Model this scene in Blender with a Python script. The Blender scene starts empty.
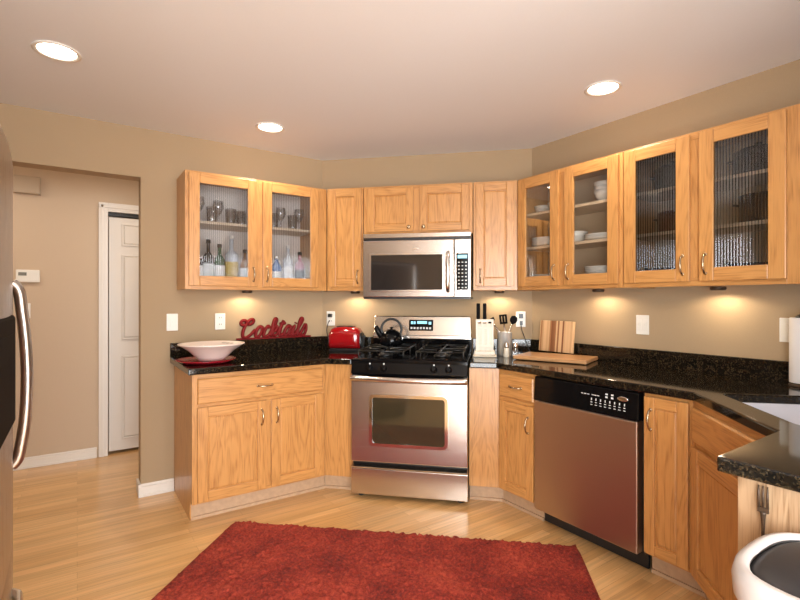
import bpy, bmesh, math, random
from mathutils import Vector, Matrix
random.seed(7)
U = 0.0254                      # the room is measured in inches
R2 = math.sqrt(2)
scene = bpy.context.scene
col = scene.collection

# room measures (inches); camera stands above the origin
YA, XB, S, HC, YC = 140.5, 111.4, 145.5, 96.2, -3.0
XL, YR = -40.0, -130.0          # fridge-side wall, wall behind the camera
YH = 184.0                      # hall wall
EYE = 51.3
CT = 35.8                       # countertop height

# ------------------------------------------------------------------ camera, world, lights, exposure
cam = bpy.data.cameras.new('camera')
cam.sensor_width = 36.0
cam.lens = 475.0 / 800.0 * 36.0
cam.shift_y = -0.0
cam.clip_start = 0.05
camo = bpy.data.objects.new('camera', cam)
col.objects.link(camo)
camo.location = (0, 0, EYE * U)
camo.rotation_euler = (math.radians(90), 0, math.radians(55.8 - 90))
scene.camera = camo

world = bpy.data.worlds.new('world')
scene.world = world
world.use_nodes = True
wn = world.node_tree.nodes
wn['Background'].inputs['Color'].default_value = (0.80, 0.90, 1.0, 1)
wn['Background'].inputs['Strength'].default_value = 1.6

scene.view_settings.view_transform = 'Standard'
scene.view_settings.look = 'None'
scene.view_settings.gamma = 1.0
scene.view_settings.use_curve_mapping = False
scene.view_settings.exposure = 0.86
scene.cycles.transparent_max_bounces = 40

def area_light(name, loc, rot, sx, sy, power, color=(1, 1, 1), spread=180):
    d = bpy.data.lights.new(name, 'AREA')
    d.shape = 'RECTANGLE'; d.size = sx * U; d.size_y = sy * U
    d.energy = power; d.color = color
    d.spread = math.radians(spread)
    o = bpy.data.objects.new(name, d)
    col.objects.link(o)
    o.location = [c * U for c in loc]; o.rotation_euler = [math.radians(a) for a in rot]
    return o

# daylight through the patio door (side wall behind the fridge) and the rear window
area_light('patio_daylight', (XL + 3, -62, 42), (0, -90, 0), 76, 90, 120, (0.95, 0.98, 1.0))
area_light('rear_daylight', (10, YR + 3, 50), (90, 0, 0), 90, 70, 105, (0.95, 0.98, 1.0))
# unseen fill lights added to brighten the hall and its closet door
area_light('hall_fill', (-40, 153, 94), (0, 0, 0), 30, 12, 6, (1.0, 0.87, 0.72))
area_light('hall_fill_far', (34, 153, 94), (0, 0, 0), 20, 12, 5, (1.0, 0.87, 0.72))

# ------------------------------------------------------------------ materials
def new_mat(name):
    m = bpy.data.materials.new(name); m.use_nodes = True
    nt = m.node_tree
    return m, nt, nt.nodes['Principled BSDF']

def N(nt, t, **kw):
    n = nt.nodes.new(t)
    for k, v in kw.items():
        if k.startswith('i_'):
            n.inputs[k[2:].replace('_', ' ')].default_value = v
        else:
            setattr(n, k, v)
    return n

def ramp(nt, stops):
    r = nt.nodes.new('ShaderNodeValToRGB')
    e = r.color_ramp.elements
    while len(e) < len(stops): e.new(0.5)
    for k, (p, c) in enumerate(stops):
        e[k].position = p; e[k].color = (*c, 1)
    return r

def plain(name, color, rough=0.5, metal=0.0, spec=0.5, coat=0.0, noise=0.0, bump=0.0, scale=60):
    m, nt, b = new_mat(name)
    b.inputs['Base Color'].default_value = (*color, 1)
    b.inputs['Roughness'].default_value = rough
    b.inputs['Metallic'].default_value = metal
    b.inputs['Specular IOR Level'].default_value = spec
    b.inputs['Coat Weight'].default_value = coat
    b.inputs['Coat Roughness'].default_value = 0.08
    tc = N(nt, 'ShaderNodeTexCoord')
    nz = N(nt, 'ShaderNodeTexNoise', i_Scale=scale, i_Detail=3.0)
    nt.links.new(tc.outputs['Object'], nz.inputs['Vector'])
    if noise > 0:
        lo = tuple(c * (1 - noise) for c in color); hi = tuple(min(1, c * (1 + noise)) for c in color)
        r = ramp(nt, [(0.3, lo), (0.7, hi)])
        nt.links.new(nz.outputs['Fac'], r.inputs['Fac'])
        nt.links.new(r.outputs['Color'], b.inputs['Base Color'])
    if bump > 0:
        bp = N(nt, 'ShaderNodeBump', i_Strength=bump, i_Distance=0.002)
        nt.links.new(nz.outputs['Fac'], bp.inputs['Height'])
        nt.links.new(bp.outputs['Normal'], b.inputs['Normal'])
    return m

def oak(name, axis, light=(0.58, 0.285, 0.088), dark=(0.37, 0.155, 0.040), rough=0.36):
    m, nt, b = new_mat(name)
    L = nt.links
    tc = N(nt, 'ShaderNodeTexCoord'); oi = N(nt, 'ShaderNodeObjectInfo')
    mul = N(nt, 'ShaderNodeVectorMath', operation='MULTIPLY_ADD')
    comb = N(nt, 'ShaderNodeCombineXYZ')
    for k in range(3): L.new(oi.outputs['Random'], comb.inputs[k])
    L.new(comb.outputs[0], mul.inputs[0]); mul.inputs[1].default_value = (7, 5, 9)
    L.new(tc.outputs['Object'], mul.inputs[2])
    def mapped(across, along):
        mp = N(nt, 'ShaderNodeMapping')
        s = [across] * 3; s[axis] = along
        mp.inputs['Scale'].default_value = s
        L.new(mul.outputs[0], mp.inputs['Vector'])
        return mp
    big = N(nt, 'ShaderNodeTexNoise', i_Scale=1.0, i_Detail=2.0, i_Distortion=1.2)
    L.new(mapped(9, 1.3).outputs[0], big.inputs['Vector'])
    # cathedral bands: contour lines of the broad noise
    mm = N(nt, 'ShaderNodeMath', operation='MULTIPLY'); mm.inputs[1].default_value = 46.0
    L.new(big.outputs['Fac'], mm.inputs[0])
    sn = N(nt, 'ShaderNodeMath', operation='SINE'); L.new(mm.outputs[0], sn.inputs[0])
    fine = N(nt, 'ShaderNodeTexNoise', i_Scale=1.0, i_Detail=4.0)
    L.new(mapped(230, 9).outputs[0], fine.inputs['Vector'])
    add = N(nt, 'ShaderNodeMath', operation='MULTIPLY_ADD'); add.inputs[1].default_value = 0.13
    L.new(sn.outputs[0], add.inputs[0]); L.new(fine.outputs['Fac'], add.inputs[2])
    mid = tuple((a * 0.7 + c * 0.3) for a, c in zip(light, dark))
    r = ramp(nt, [(0.18, dark), (0.42, mid), (0.62, light)])
    L.new(add.outputs[0], r.inputs['Fac'])
    L.new(r.outputs['Color'], b.inputs['Base Color'])
    b.inputs['Roughness'].default_value = rough
    b.inputs['Coat Weight'].default_value = 0.25; b.inputs['Coat Roughness'].default_value = 0.25
    bp = N(nt, 'ShaderNodeBump', i_Strength=0.12, i_Distance=0.001)
    L.new(add.outputs[0], bp.inputs['Height']); L.new(bp.outputs['Normal'], b.inputs['Normal'])
    return m

def floor_mat():
    m, nt, b = new_mat('oak_plank_floor'); L = nt.links
    tc = N(nt, 'ShaderNodeTexCoord')
    br = N(nt, 'ShaderNodeTexBrick')
    br.offset = 0.37; br.offset_frequency = 2; br.squash = 1.0
    for k, v in {'Scale': 1.0, 'Mortar Size': 0.0007, 'Mortar Smooth': 0.2, 'Bias': 0.0, 'Brick Width': 0.83, 'Row Height': 0.0572}.items():
        br.inputs[k].default_value = v
    br.inputs['Color1'].default_value = (0.80, 0.505, 0.225, 1)
    br.inputs['Color2'].default_value = (0.63, 0.36, 0.14, 1)
    br.inputs['Mortar'].default_value = (0.42, 0.22, 0.08, 1)
    L.new(tc.outputs['Object'], br.inputs['Vector'])
    mp = N(nt, 'ShaderNodeMapping'); mp.inputs['Scale'].default_value = (2.2, 60, 1)
    L.new(tc.outputs['Object'], mp.inputs['Vector'])
    nz = N(nt, 'ShaderNodeTexNoise', i_Scale=1.0, i_Detail=5.0, i_Distortion=0.4)
    L.new(mp.outputs[0], nz.inputs['Vector'])
    r = ramp(nt, [(0.3, (0.80, 0.80, 0.80)), (0.65, (1.08, 1.06, 1.04))])
    L.new(nz.outputs['Fac'], r.inputs['Fac'])
    mx = N(nt, 'ShaderNodeMix', data_type='RGBA', blend_type='MULTIPLY')
    mx.inputs['Factor'].default_value = 1.0
    L.new(br.outputs['Color'], mx.inputs['A']); L.new(r.outputs['Color'], mx.inputs['B'])
    L.new(mx.outputs['Result'], b.inputs['Base Color'])
    b.inputs['Roughness'].default_value = 0.28
    b.inputs['Coat Weight'].default_value = 0.3; b.inputs['Coat Roughness'].default_value = 0.15
    return m

def granite_mat():
    m, nt, b = new_mat('polished_dark_granite'); L = nt.links
    tc = N(nt, 'ShaderNodeTexCoord')
    v = N(nt, 'ShaderNodeTexVoronoi', i_Scale=210.0)
    L.new(tc.outputs['Object'], v.inputs['Vector'])
    sep = N(nt, 'ShaderNodeSeparateColor'); L.new(v.outputs['Color'], sep.inputs[0])
    nz = N(nt, 'ShaderNodeTexNoise', i_Scale=55.0, i_Detail=4.0)
    L.new(tc.outputs['Object'], nz.inputs['Vector'])
    ad = N(nt, 'ShaderNodeMath', operation='MULTIPLY_ADD'); ad.inputs[1].default_value = 0.55
    L.new(nz.outputs['Fac'], ad.inputs[0])
    m2 = N(nt, 'ShaderNodeMath', operation='MULTIPLY'); m2.inputs[1].default_value = 0.55
    L.new(sep.outputs[0], m2.inputs[0]); L.new(m2.outputs[0], ad.inputs[2])
    r = ramp(nt, [(0.42, (0.003, 0.003, 0.003)), (0.62, (0.010, 0.008, 0.005)), (0.74, (0.030, 0.020, 0.010)), (0.9, (0.06, 0.045, 0.025))])
    L.new(ad.outputs[0], r.inputs['Fac']); L.new(r.outputs['Color'], b.inputs['Base Color'])
    b.inputs['Roughness'].default_value = 0.07
    return m

def steel(name, color=(0.62, 0.57, 0.52), rough=0.24, axis=0):
    m, nt, b = new_mat(name); L = nt.links
    b.inputs['Base Color'].default_value = (*color, 1)
    b.inputs['Metallic'].default_value = 1.0
    tc = N(nt, 'ShaderNodeTexCoord'); mp = N(nt, 'ShaderNodeMapping')
    s = [1100] * 3; s[axis] = 4
    mp.inputs['Scale'].default_value = s
    L.new(tc.outputs['Object'], mp.inputs['Vector'])
    nz = N(nt, 'ShaderNodeTexNoise', i_Scale=1.0, i_Detail=2.0)
    L.new(mp.outputs[0], nz.inputs['Vector'])
    mr = N(nt, 'ShaderNodeMapRange')
    mr.inputs['To Min'].default_value = rough * 0.8; mr.inputs['To Max'].default_value = rough * 1.25
    L.new(nz.outputs['Fac'], mr.inputs['Value']); L.new(mr.outputs[0], b.inputs['Roughness'])
    bp = N(nt, 'ShaderNodeBump', i_Strength=0.04, i_Distance=0.0005)
    L.new(nz.outputs['Fac'], bp.inputs['Height']); L.new(bp.outputs['Normal'], b.inputs['Normal'])
    return m

def glass_mat(name, tint=(0.96, 0.97, 0.97), refl=0.12, rough=0.03, grazing=0.6, flank=None):
    m = bpy.data.materials.new(name); m.use_nodes = True
    nt = m.node_tree; nt.nodes.clear(); L = nt.links
    out = N(nt, 'ShaderNodeOutputMaterial'); mix = N(nt, 'ShaderNodeMixShader')
    tr = N(nt, 'ShaderNodeBsdfTransparent'); tr.inputs[0].default_value = (*tint, 1)
    gl = N(nt, 'ShaderNodeBsdfGlossy'); gl.inputs['Roughness'].default_value = rough
    lw = N(nt, 'ShaderNodeLayerWeight', i_Blend=0.5 if flank else 0.35)
    mr = N(nt, 'ShaderNodeMapRange'); mr.inputs['To Min'].default_value = refl; mr.inputs['To Max'].default_value = grazing
    if flank:                       # dark refraction stripes put into the tint, by view angle on the reed flanks
        rp = ramp(nt, [(0.04, tint), (0.26, flank)])
        L.new(lw.outputs['Facing'], rp.inputs['Fac']); L.new(rp.outputs['Color'], tr.inputs[0])
    L.new(lw.outputs['Fresnel'], mr.inputs['Value']); L.new(mr.outputs[0], mix.inputs[0])
    L.new(tr.outputs[0], mix.inputs[1]); L.new(gl.outputs[0], mix.inputs[2]); L.new(mix.outputs[0], out.inputs['Surface'])
    return m

def emit(name, color, strength):
    m, nt, b = new_mat(name)
    b.inputs['Base Color'].default_value = (*color, 1)
    b.inputs['Emission Color'].default_value = (*color, 1)
    b.inputs['Emission Strength'].default_value = strength
    return m

OV = oak('oak_vertical_grain', 2)
OH = oak('oak_horizontal_grain', 0)
OY = oak('oak_depth_grain', 1)
OIN = oak('oak_cabinet_inside', 2, (0.50, 0.30, 0.14), (0.38, 0.20, 0.08), 0.5)
PALE = oak('pale_end_panel_oak', 2, (0.47, 0.31, 0.18), (0.24, 0.135, 0.065))
M_toe = plain('pale_toe_kick', (0.50, 0.33, 0.20), .5, noise=.08, scale=40)
M_floor = floor_mat()
M_granite = granite_mat()
M_wall = plain('tan_wall_paint', (0.405, 0.29, 0.172), 0.75, noise=0.02, bump=0.03, scale=220)
M_hall = plain('hall_beige_paint', (0.58, 0.45, 0.325), 0.75, noise=0.02, bump=0.03, scale=220)
M_ceil = plain('ceiling_off_white_paint', (0.82, 0.835, 0.87), 0.65, noise=0.01, bump=0.03, scale=240)
M_trim = plain('white_trim_paint', (0.80, 0.75, 0.69), 0.4)
M_white = plain('white_plastic', (0.82, 0.79, 0.73), 0.35)
M_steel = steel('brushed_steel_horizontal', axis=0)
M_steelv = steel('brushed_steel_vertical', (0.58, 0.52, 0.47), 0.26, axis=2)
M_lsteel = steel('bright_steel_trim', (0.78, 0.75, 0.71), 0.2, axis=0)
M_dsteel = steel('fridge_steel', (0.42, 0.36, 0.32), 0.28, axis=2)
M_hsteel = steel('brushed_handle_steel', (0.40, 0.37, 0.35), 0.3, axis=2)
M_can = plain('satin_silver', (0.62, 0.60, 0.57), 0.35, 0.5)
M_chrome = plain('polished_chrome', (0.80, 0.78, 0.75), 0.1, 1.0)
M_pull = plain('antique_nickel', (0.50, 0.40, 0.27), 0.25, 1.0)
M_blackgl = plain('black_gloss_enamel', (0.004, 0.004, 0.0045), 0.07, spec=0.2)
M_black = plain('black_plastic', (0.014, 0.014, 0.015), 0.35)
M_iron = plain('cast_iron', (0.006, 0.006, 0.006), 0.35, bump=0.1)
M_darkglass = plain('dark_oven_glass', (0.035, 0.028, 0.015), 0.04, spec=0.9)
M_mwglass = plain('dark_microwave_glass', (0.02, 0.017, 0.016), 0.06, spec=0.8)
M_matteblk = plain('matte_black_plastic', (0.010, 0.009, 0.009), 0.7, spec=0.05)
M_mark = plain('printed_light_mark', (0.75, 0.76, 0.74), 0.5)
M_green = emit('green_clock_digits', (0.25, 0.6, 0.75), 0.6)
M_red = plain('red_gloss_metal', (0.34, 0.005, 0.008), 0.15, coat=0.8)
M_signred = plain('deep_red_paint', (0.17, 0.005, 0.006), 0.5, spec=.2)
M_trayred = plain('red_ceramic_glaze', (0.35, 0.012, 0.022), 0.2, coat=0.4)
M_pink = plain('pinkish_white_glaze', (0.82, 0.70, 0.63), 0.18, coat=0.4)
M_reed = glass_mat('reeded_glass', (0.94, 0.95, 0.97), 0.06, 0.05, 0.25, (0.66, 0.67, 0.69))
M_reeddarkflank = glass_mat('reeded_glass_dark_flanks', (0.95, 0.94, 0.93), 0.025, 0.05, 0.15, (0.16, 0.16, 0.16))  # glass body stays clear; only the tinted-in refraction stripes are darker
M_clear = glass_mat('clear_pane', (0.96, 0.96, 0.95), 0.03, 0.02, 0.4)
M_win = glass_mat('window_glass', (0.98, 0.99, 1.0), 0.05, 0.01, 0.5)
M_bulb = emit('lit_lamp_face', (1.0, 0.88, 0.70), 7.0)
M_puck = emit('lit_puck_face', (1.0, 0.80, 0.52), 6.0)
M_china = plain('white_china', (0.80, 0.78, 0.74), 0.2, coat=0.3)
M_pot = plain('dark_cookware', (0.018, 0.017, 0.018), 0.3)
M_potred = plain('brown_cookware', (0.10, 0.022, 0.014), 0.3)
M_tumbler = glass_mat('drinking_glass', (0.985, 0.99, 0.99), 0.10, 0.04, 0.6)
M_towel = plain('white_paper', (0.86, 0.84, 0.84), 0.9, bump=0.3, scale=300)
M_sink = plain('white_sink_enamel', (0.74, 0.74, 0.80), 0.15, coat=0.5)
M_lid = plain('grey_lid_plastic', (0.03, 0.028, 0.03), 0.45, spec=.3)
M_ivory = plain('ivory_holder', (0.76, 0.68, 0.55), 0.35)
M_bronze = plain('dark_bronze', (0.07, 0.042, 0.024), 0.5, 0.3, noise=0.3)

def rug_mat():
    m, nt, b = new_mat('red_shag_pile'); L = nt.links
    tc = N(nt, 'ShaderNodeTexCoord')
    nz = N(nt, 'ShaderNodeTexNoise', i_Scale=75.0, i_Detail=5.0, i_Roughness=0.7)
    n2 = N(nt, 'ShaderNodeTexNoise', i_Scale=4.0, i_Detail=3.0)
    L.new(tc.outputs['Object'], nz.inputs['Vector']); L.new(tc.outputs['Object'], n2.inputs['Vector'])
    ad = N(nt, 'ShaderNodeMath', operation='MULTIPLY_ADD'); ad.inputs[1].default_value = 0.35
    L.new(n2.outputs['Fac'], ad.inputs[0]); 
    m3 = N(nt, 'ShaderNodeMath', operation='MULTIPLY'); m3.inputs[1].default_value = 0.65
    L.new(nz.outputs['Fac'], m3.inputs[0]); L.new(m3.outputs[0], ad.inputs[2])
    r = ramp(nt, [(0.36, (0.085, 0.004, 0.003)), (0.50, (0.27, 0.020, 0.009)), (0.62, (0.47, 0.065, 0.030))])
    L.new(ad.outputs[0], r.inputs['Fac']); L.new(r.outputs['Color'], b.inputs['Base Color'])
    b.inputs['Roughness'].default_value = 0.95
    b.inputs['Sheen Weight'].default_value = 0.08
    b.inputs['Sheen Tint'].default_value = (0.9, 0.3, 0.2, 1)
    bp = N(nt, 'ShaderNodeBump', i_Strength=0.8, i_Distance=0.006)
    L.new(nz.outputs['Fac'], bp.inputs['Height']); L.new(bp.outputs['Normal'], b.inputs['Normal'])
    return m
M_rug = rug_mat()

def stripe_wood():
    m, nt, b = new_mat('striped_cutting_board'); L = nt.links
    tc = N(nt, 'ShaderNodeTexCoord')
    sx = N(nt, 'ShaderNodeSeparateXYZ'); L.new(tc.outputs['Object'], sx.inputs[0])
    ml = N(nt, 'ShaderNodeMath', operation='MULTIPLY'); ml.inputs[1].default_value = 1 / (0.52 * U)
    L.new(sx.outputs[0], ml.inputs[0])
    fl = N(nt, 'ShaderNodeMath', operation='FLOOR'); L.new(ml.outputs[0], fl.inputs[0])
    wn_ = N(nt, 'ShaderNodeTexWhiteNoise', noise_dimensions='1D'); L.new(fl.outputs[0], wn_.inputs['W'])
    r = ramp(nt, [(0.0, (0.24, 0.085, 0.035)), (0.35, (0.46, 0.22, 0.09)), (0.6, (0.74, 0.48, 0.26))])
    L.new(wn_.outputs['Value'], r.inputs['Fac']); L.new(r.outputs['Color'], b.inputs['Base Color'])
    b.inputs['Roughness'].default_value = 0.4
    return m
M_stripe = stripe_wood()

# ------------------------------------------------------------------ mesh helpers
class MB:
    def __init__(s):
        s.bm = bmesh.new(); s.M = Matrix.Identity(4)
    def V(s, p): return s.bm.verts.new((s.M @ Vector(p)) * U)
    def F(s, vs, mi=0, smooth=False):
        try: f = s.bm.faces.new(vs)
        except ValueError: return
        f.material_index = mi; f.smooth = smooth; return f
    def box(s, x0, y0, z0, x1, y1, z1, mi=0):
        v = [s.V(p) for p in ((x0, y0, z0), (x1, y0, z0), (x1, y1, z0), (x0, y1, z0), (x0, y0, z1), (x1, y0, z1), (x1, y1, z1), (x0, y1, z1))]
        for q in ((3, 2, 1, 0), (4, 5, 6, 7), (0, 1, 5, 4), (1, 2, 6, 5), (2, 3, 7, 6), (3, 0, 4, 7)): s.F([v[k] for k in q], mi)
        return s
    def hexa(s, a, b, mi=0):
        """two quads (lists of 4 points) joined"""
        v = [s.V(p) for p in a] + [s.V(p) for p in b]
        for q in ((3, 2, 1, 0), (4, 5, 6, 7), (0, 1, 5, 4), (1, 2, 6, 5), (2, 3, 7, 6), (3, 0, 4, 7)): s.F([v[k] for k in q], mi)
        return s
    def prism(s, poly, z0, z1, mi=0, smooth=False):
        n = len(poly)
        a = [s.V((x, y, z0)) for x, y in poly]; b = [s.V((x, y, z1)) for x, y in poly]
        s.F(a[::-1], mi); s.F(b, mi)
        for k in range(n): s.F([a[k], a[(k + 1) % n], b[(k + 1) % n], b[k]], mi, smooth)
        return s
    def lathe(s, prof, c=(0, 0, 0), seg=24, mi=0, cap=True, axis='z', sx=1.0, sy=1.0):
        rings = []
        def pt(r, z, a):
            p = (r * math.cos(a) * sx, r * math.sin(a) * sy, z)
            if axis == 'y': p = (p[0], -p[2], p[1])
            if axis == 'x': p = (p[2], p[0], p[1])
            return (p[0] + c[0], p[1] + c[1], p[2] + c[2])
        for r, z in prof:
            rings.append([s.V(pt(max(r, 1e-4), z, 2 * math.pi * k / seg)) for k in range(seg)])
        for a, b in zip(rings, rings[1:]):
            for k in range(seg): s.F([a[k], a[(k + 1) % seg], b[(k + 1) % seg], b[k]], mi, True)
        if cap:
            s.F(rings[0][::-1], mi); s.F(rings[-1], mi)
        return s
    def tube(s, pts, r, seg=8, mi=0, closed=False, flat=1.0):
        P = [Vector(p) for p in pts]; n = len(P); rings = []
        up0 = None
        for k in range(n):
            if closed: t = (P[(k + 1) % n] - P[k - 1]).normalized()
            else: t = (P[min(k + 1, n - 1)] - P[max(k - 1, 0)]).normalized()
            if up0 is None:
                up0 = t.orthogonal().normalized()
            up0 = (up0 - t * up0.dot(t))
            if up0.length < 1e-6: up0 = t.orthogonal()
            up0.normalize(); sd = t.cross(up0)
            rr = r[k] if isinstance(r, (list, tuple)) else r
            rings.append([s.V(P[k] + (up0 * math.cos(2 * math.pi * j / seg) + sd * math.sin(2 * math.pi * j / seg) * flat) * rr) for j in range(seg)])
        for k in range(n if closed else n - 1):
            a, b = rings[k], rings[(k + 1) % n]
            for j in range(seg): s.F([a[j], a[(j + 1) % seg], b[(j + 1) % seg], b[j]], mi, True)
        if not closed:
            s.F(rings[0][::-1], mi); s.F(rings[-1], mi)
        return s
    def build(s, name, mats, parent=None, bevel=0.0, seg=2, loc=None, rotz=0):
        bmesh.ops.recalc_face_normals(s.bm, faces=s.bm.faces[:])
        me = bpy.data.meshes.new(name); s.bm.to_mesh(me); s.bm.free()
        for m in (mats if isinstance(mats, (list, tuple)) else [mats]): me.materials.append(m)
        o = bpy.data.objects.new(name, me); col.objects.link(o)
        if parent is not None: o.parent = parent
        if loc is not None: o.location = [c * U for c in loc]; o.rotation_euler[2] = math.radians(rotz)
        if bevel > 0:
            b = o.modifiers.new('bevel', 'BEVEL'); b.width = bevel * U; b.segments = seg
            b.limit_method = 'ANGLE'; b.angle_limit = math.radians(35)
        return o

def smooth_path(pts, sub=6, closed=False):
    P = [Vector(p) for p in pts]; n = len(P); out = []
    rng = n if closed else n - 1
    for k in range(rng):
        p0 = P[k - 1] if (k > 0 or closed) else P[0]; p1 = P[k]; p2 = P[(k + 1) % n]
        p3 = P[(k + 2) % n] if (closed or k + 2 < n) else P[-1]
        for j in range(sub):
            t = j / sub
            out.append(0.5 * ((2 * p1) + (p2 - p0) * t + (2 * p0 - 5 * p1 + 4 * p2 - p3) * t * t + (3 * p1 - p0 - 3 * p2 + p3) * t ** 3))
    if not closed: out.append(P[-1])
    return out

def tag(o, label=None, cat=None, group=None, kind=None):
    if label: o['label'] = label
    if cat: o['category'] = cat
    if group: o['group'] = group
    if kind: o['kind'] = kind
    return o

def thing(name, label, cat, loc, rotz=0, group=None):
    o = bpy.data.objects.new(name, None); col.objects.link(o)
    o.empty_display_size = 0.05
    o.location = [c * U for c in loc]; o.rotation_euler[2] = math.radians(rotz)
    return tag(o, label, cat, group)

def struct(o): o['kind'] = 'structure'; return o

def copy_tree(o, loc=None, rotz=None, label=None, parent=None):
    c = o.copy(); col.objects.link(c)
    if parent is not None: c.parent = parent
    for ch in list(o.children): copy_tree(ch, parent=c)
    if loc is not None: c.location = [v * U for v in loc]
    if rotz is not None: c.rotation_euler[2] = math.radians(rotz)
    if label: c['label'] = label
    return c

# wall frames: u runs to the right when facing the wall, o is the distance out from it
ROT = {'A': 0, 'D': -45, 'B': -90, 'K': -135, 'C': 180}
def at(F, u, o, z=0):
    if F == 'A': return (u, YA - o, z)
    if F == 'D':
        n = S - o; return ((n + u) / R2, (n - u) / R2, z)
    if F == 'B': return (XB - o, -u, z)
    if F == 'K': return (87.1 - (u + o) / R2, 39.0 + (-u + o) / R2, z)
    if F == 'C': return (-u, YC + o, z)
def sub(o, i): pass

# ------------------------------------------------------------------ room shell
XD0, YD1 = S * R2 - YA, S * R2 - XB        # where the corner wall meets the left and right walls
m = MB(); m.box(-110, YR - 6, -1.5, XB + 8, YH + 8, 0); struct(m.build('floor', M_floor))
m = MB(); m.box(-110, YR - 6, HC, XB + 8, YH + 8, HC + 3); struct(m.build('ceiling', M_ceil))
m = MB()                                    # left wall with the opening to the hall
outl = [(XL, 0), (-34, 0), (-34, 83.3), (13.7, 83.3), (13.7, 0), (XD0, 0), (XD0, HC), (XL, HC)]
fa = [m.V((x, YA, z)) for x, z in outl]; fb = [m.V((x, YA + 5, z)) for x, z in outl]
m.F(fa); m.F(fb[::-1])
for k in range(8): m.F([fa[k], fa[(k + 1) % 8], fb[(k + 1) % 8], fb[k]])
struct(m.build('wall_left', M_wall))
m = MB(); m.prism([(XD0, YA), (XB, YD1), (XB + 6, YD1 + 6), (XD0, YA + 5)], 0, HC); struct(m.build('wall_corner', M_wall))
m = MB(); m.box(XB, -8, 0, XB + 6, YD1 + 6, HC); struct(m.build('wall_right', M_wall))
m = MB()                                    # wall behind the sink run
m.box(52, YC - 5, 0, XB, YC, HC)
struct(m.build('wall_near', M_wall))
m = MB(); m.box(52, YR, 0, 57, YC - 5, HC); struct(m.build('wall_breakfast', M_wall))
m = MB()
m.box(XL - 5, -14, 0, XL, YA + 5, HC); m.box(XL - 5, YR, 0, XL, -110, HC); m.box(XL - 5, -110, 84, XL, -14, HC)
struct(m.build('wall_fridge', M_wall))
m = MB()
m.box(XL - 5, YR - 5, 0, -42, YR, HC); m.box(-42, YR - 5, 0, 57, YR, 14); m.box(-42, YR - 5, 86, 57, YR, HC)
struct(m.build('wall_rear', M_wall))
m = MB(); m.box(-100, YH, 0, 8.2, YH + 5, HC); m.box(8.2, YH, 80.5, 44, YH + 5, HC); m.box(44, YH, 0, XB, YH + 5, HC); m.box(8.2, YH + 4.5, 0, 44, YH + 6, 81)
struct(m.build('wall_hall', M_hall))
m = MB(); m.box(-104, YA, 0, -100, YH + 5, HC); m.box(75, YA + 5, 0, 79, YH + 5, HC); m.box(-100, YA, 0, XL - 5, YA + 5, HC)
struct(m.build('wall_hall_end', M_hall))

def baseboard(name, x0, x1, y, h=3.3):
    m = MB(); m.box(x0, y - 0.55, 0, x1, y, h - 0.7); m.box(x0, y - 0.35, h - 0.7, x1, y, h); m.box(x0, y - 0.95, 0, x1, y - 0.55, 0.7)
    return struct(m.build(name, M_trim, bevel=0.1))
baseboard('baseboard_left', 13.1, 21.6, YA)
m = MB(); m.box(13.1, YA - 0.5, 0, 13.7, YA + 5, 3.3); struct(m.build('baseboard_jamb', M_trim, bevel=0.1))
baseboard('baseboard_hall', -100, 5.3, YH)

# closet door and casing in the hall
m = MB(); m.box(5.8, YH - 0.8, 0, 8.4, YH, 83.3); m.box(43.8, YH - 0.8, 0, 46.8, YH, 83.3); m.box(8.4, YH - 0.8, 80.4, 43.8, YH, 83.3)
m.box(6.4, YH - 1.1, 0, 7.2, YH - 0.8, 82.6); m.box(6.0, YH - 1.1, 81.6, 46.2, YH - 0.8, 82.6)
struct(m.build('trim_1', M_trim, bevel=0.12))
def panel_door(name, w):
    m = MB()
    m.box(0, 0, 0.9, w, 1.0, 78.9)
    rows = [(5, 32), (38.5, 66), (70, 76.5)]
    for z0, z1 in rows:
        x0, x1 = 4.2, w - 3.6
        m.hexa([(x0, -0.0, z0), (x1, -0.0, z0), (x1, -0.0, z1), (x0, -0.0, z1)], [(x0 + .5, -.35, z0 + .5), (x1 - .5, -.35, z0 + .5), (x1 - .5, -.35, z1 - .5), (x0 + .5, -.35, z1 - .5)])
        for a, b, c, d in ((x0 - .5, z0 - .5, x1 + .5, z0), (x0 - .5, z1, x1 + .5, z1 + .5), (x0 - .5, z0, x0, z1), (x1, z0, x1 + .5, z1)):
            m.box(a, -0.4, b, c, 0, d)
    return m
d = struct(panel_door('door_1', 17).build('door_1', M_trim, loc=(8.7, YH + 1, 0), bevel=0.12))
d2 = struct(panel_door('door_2', 17).build('door_2', M_trim, loc=(26.1, YH + 1, 0), bevel=0.12))
m = MB(); m.box(8.4, YH + 0.6, 79.3, 43.8, YH + 1.8, 80.4); struct(m.build('trim_2', M_black))

# patio door and rear window (outside the photograph, they let the daylight in)
def window(name, a, b, z0, z1, fixed, axis, mull=1):
    m = MB()
    def bar(p0, p1, q0, q1, d=2.0):
        if axis == 'y': m.box(fixed - d, p0, q0, fixed + d, p1, q1)
        else: m.box(p0, fixed - d, q0, p1, fixed + d, q1)
    bar(a, a + 3, z0, z1); bar(b - 3, b, z0, z1); bar(a + 3, b - 3, z1 - 3, z1); bar(a + 3, b - 3, z0, z0 + 3)
    for k in range(1, mull + 1):
        c = a + (b - a) * k / (mull + 1); bar(c - 1.3, c + 1.3, z0 + 3, z1 - 3, 1.2)
    f = struct(m.build(name, M_trim, bevel=0.15))
    m = MB()
    if axis == 'y': m.box(fixed - 0.1, a + 3, z0 + 3, fixed + 0.1, b - 3, z1 - 3)
    else: m.box(a + 3, fixed - 0.1, z0 + 3, b - 3, fixed + 0.1, z1 - 3)
    m.build('pane', M_win, f)
window('window_1', -110, -14, 0, 84, XL - 2.5, 'y', 1)
window('window_2', -42, 57, 14, 86, YR - 2.5, 'x', 2)

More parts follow.
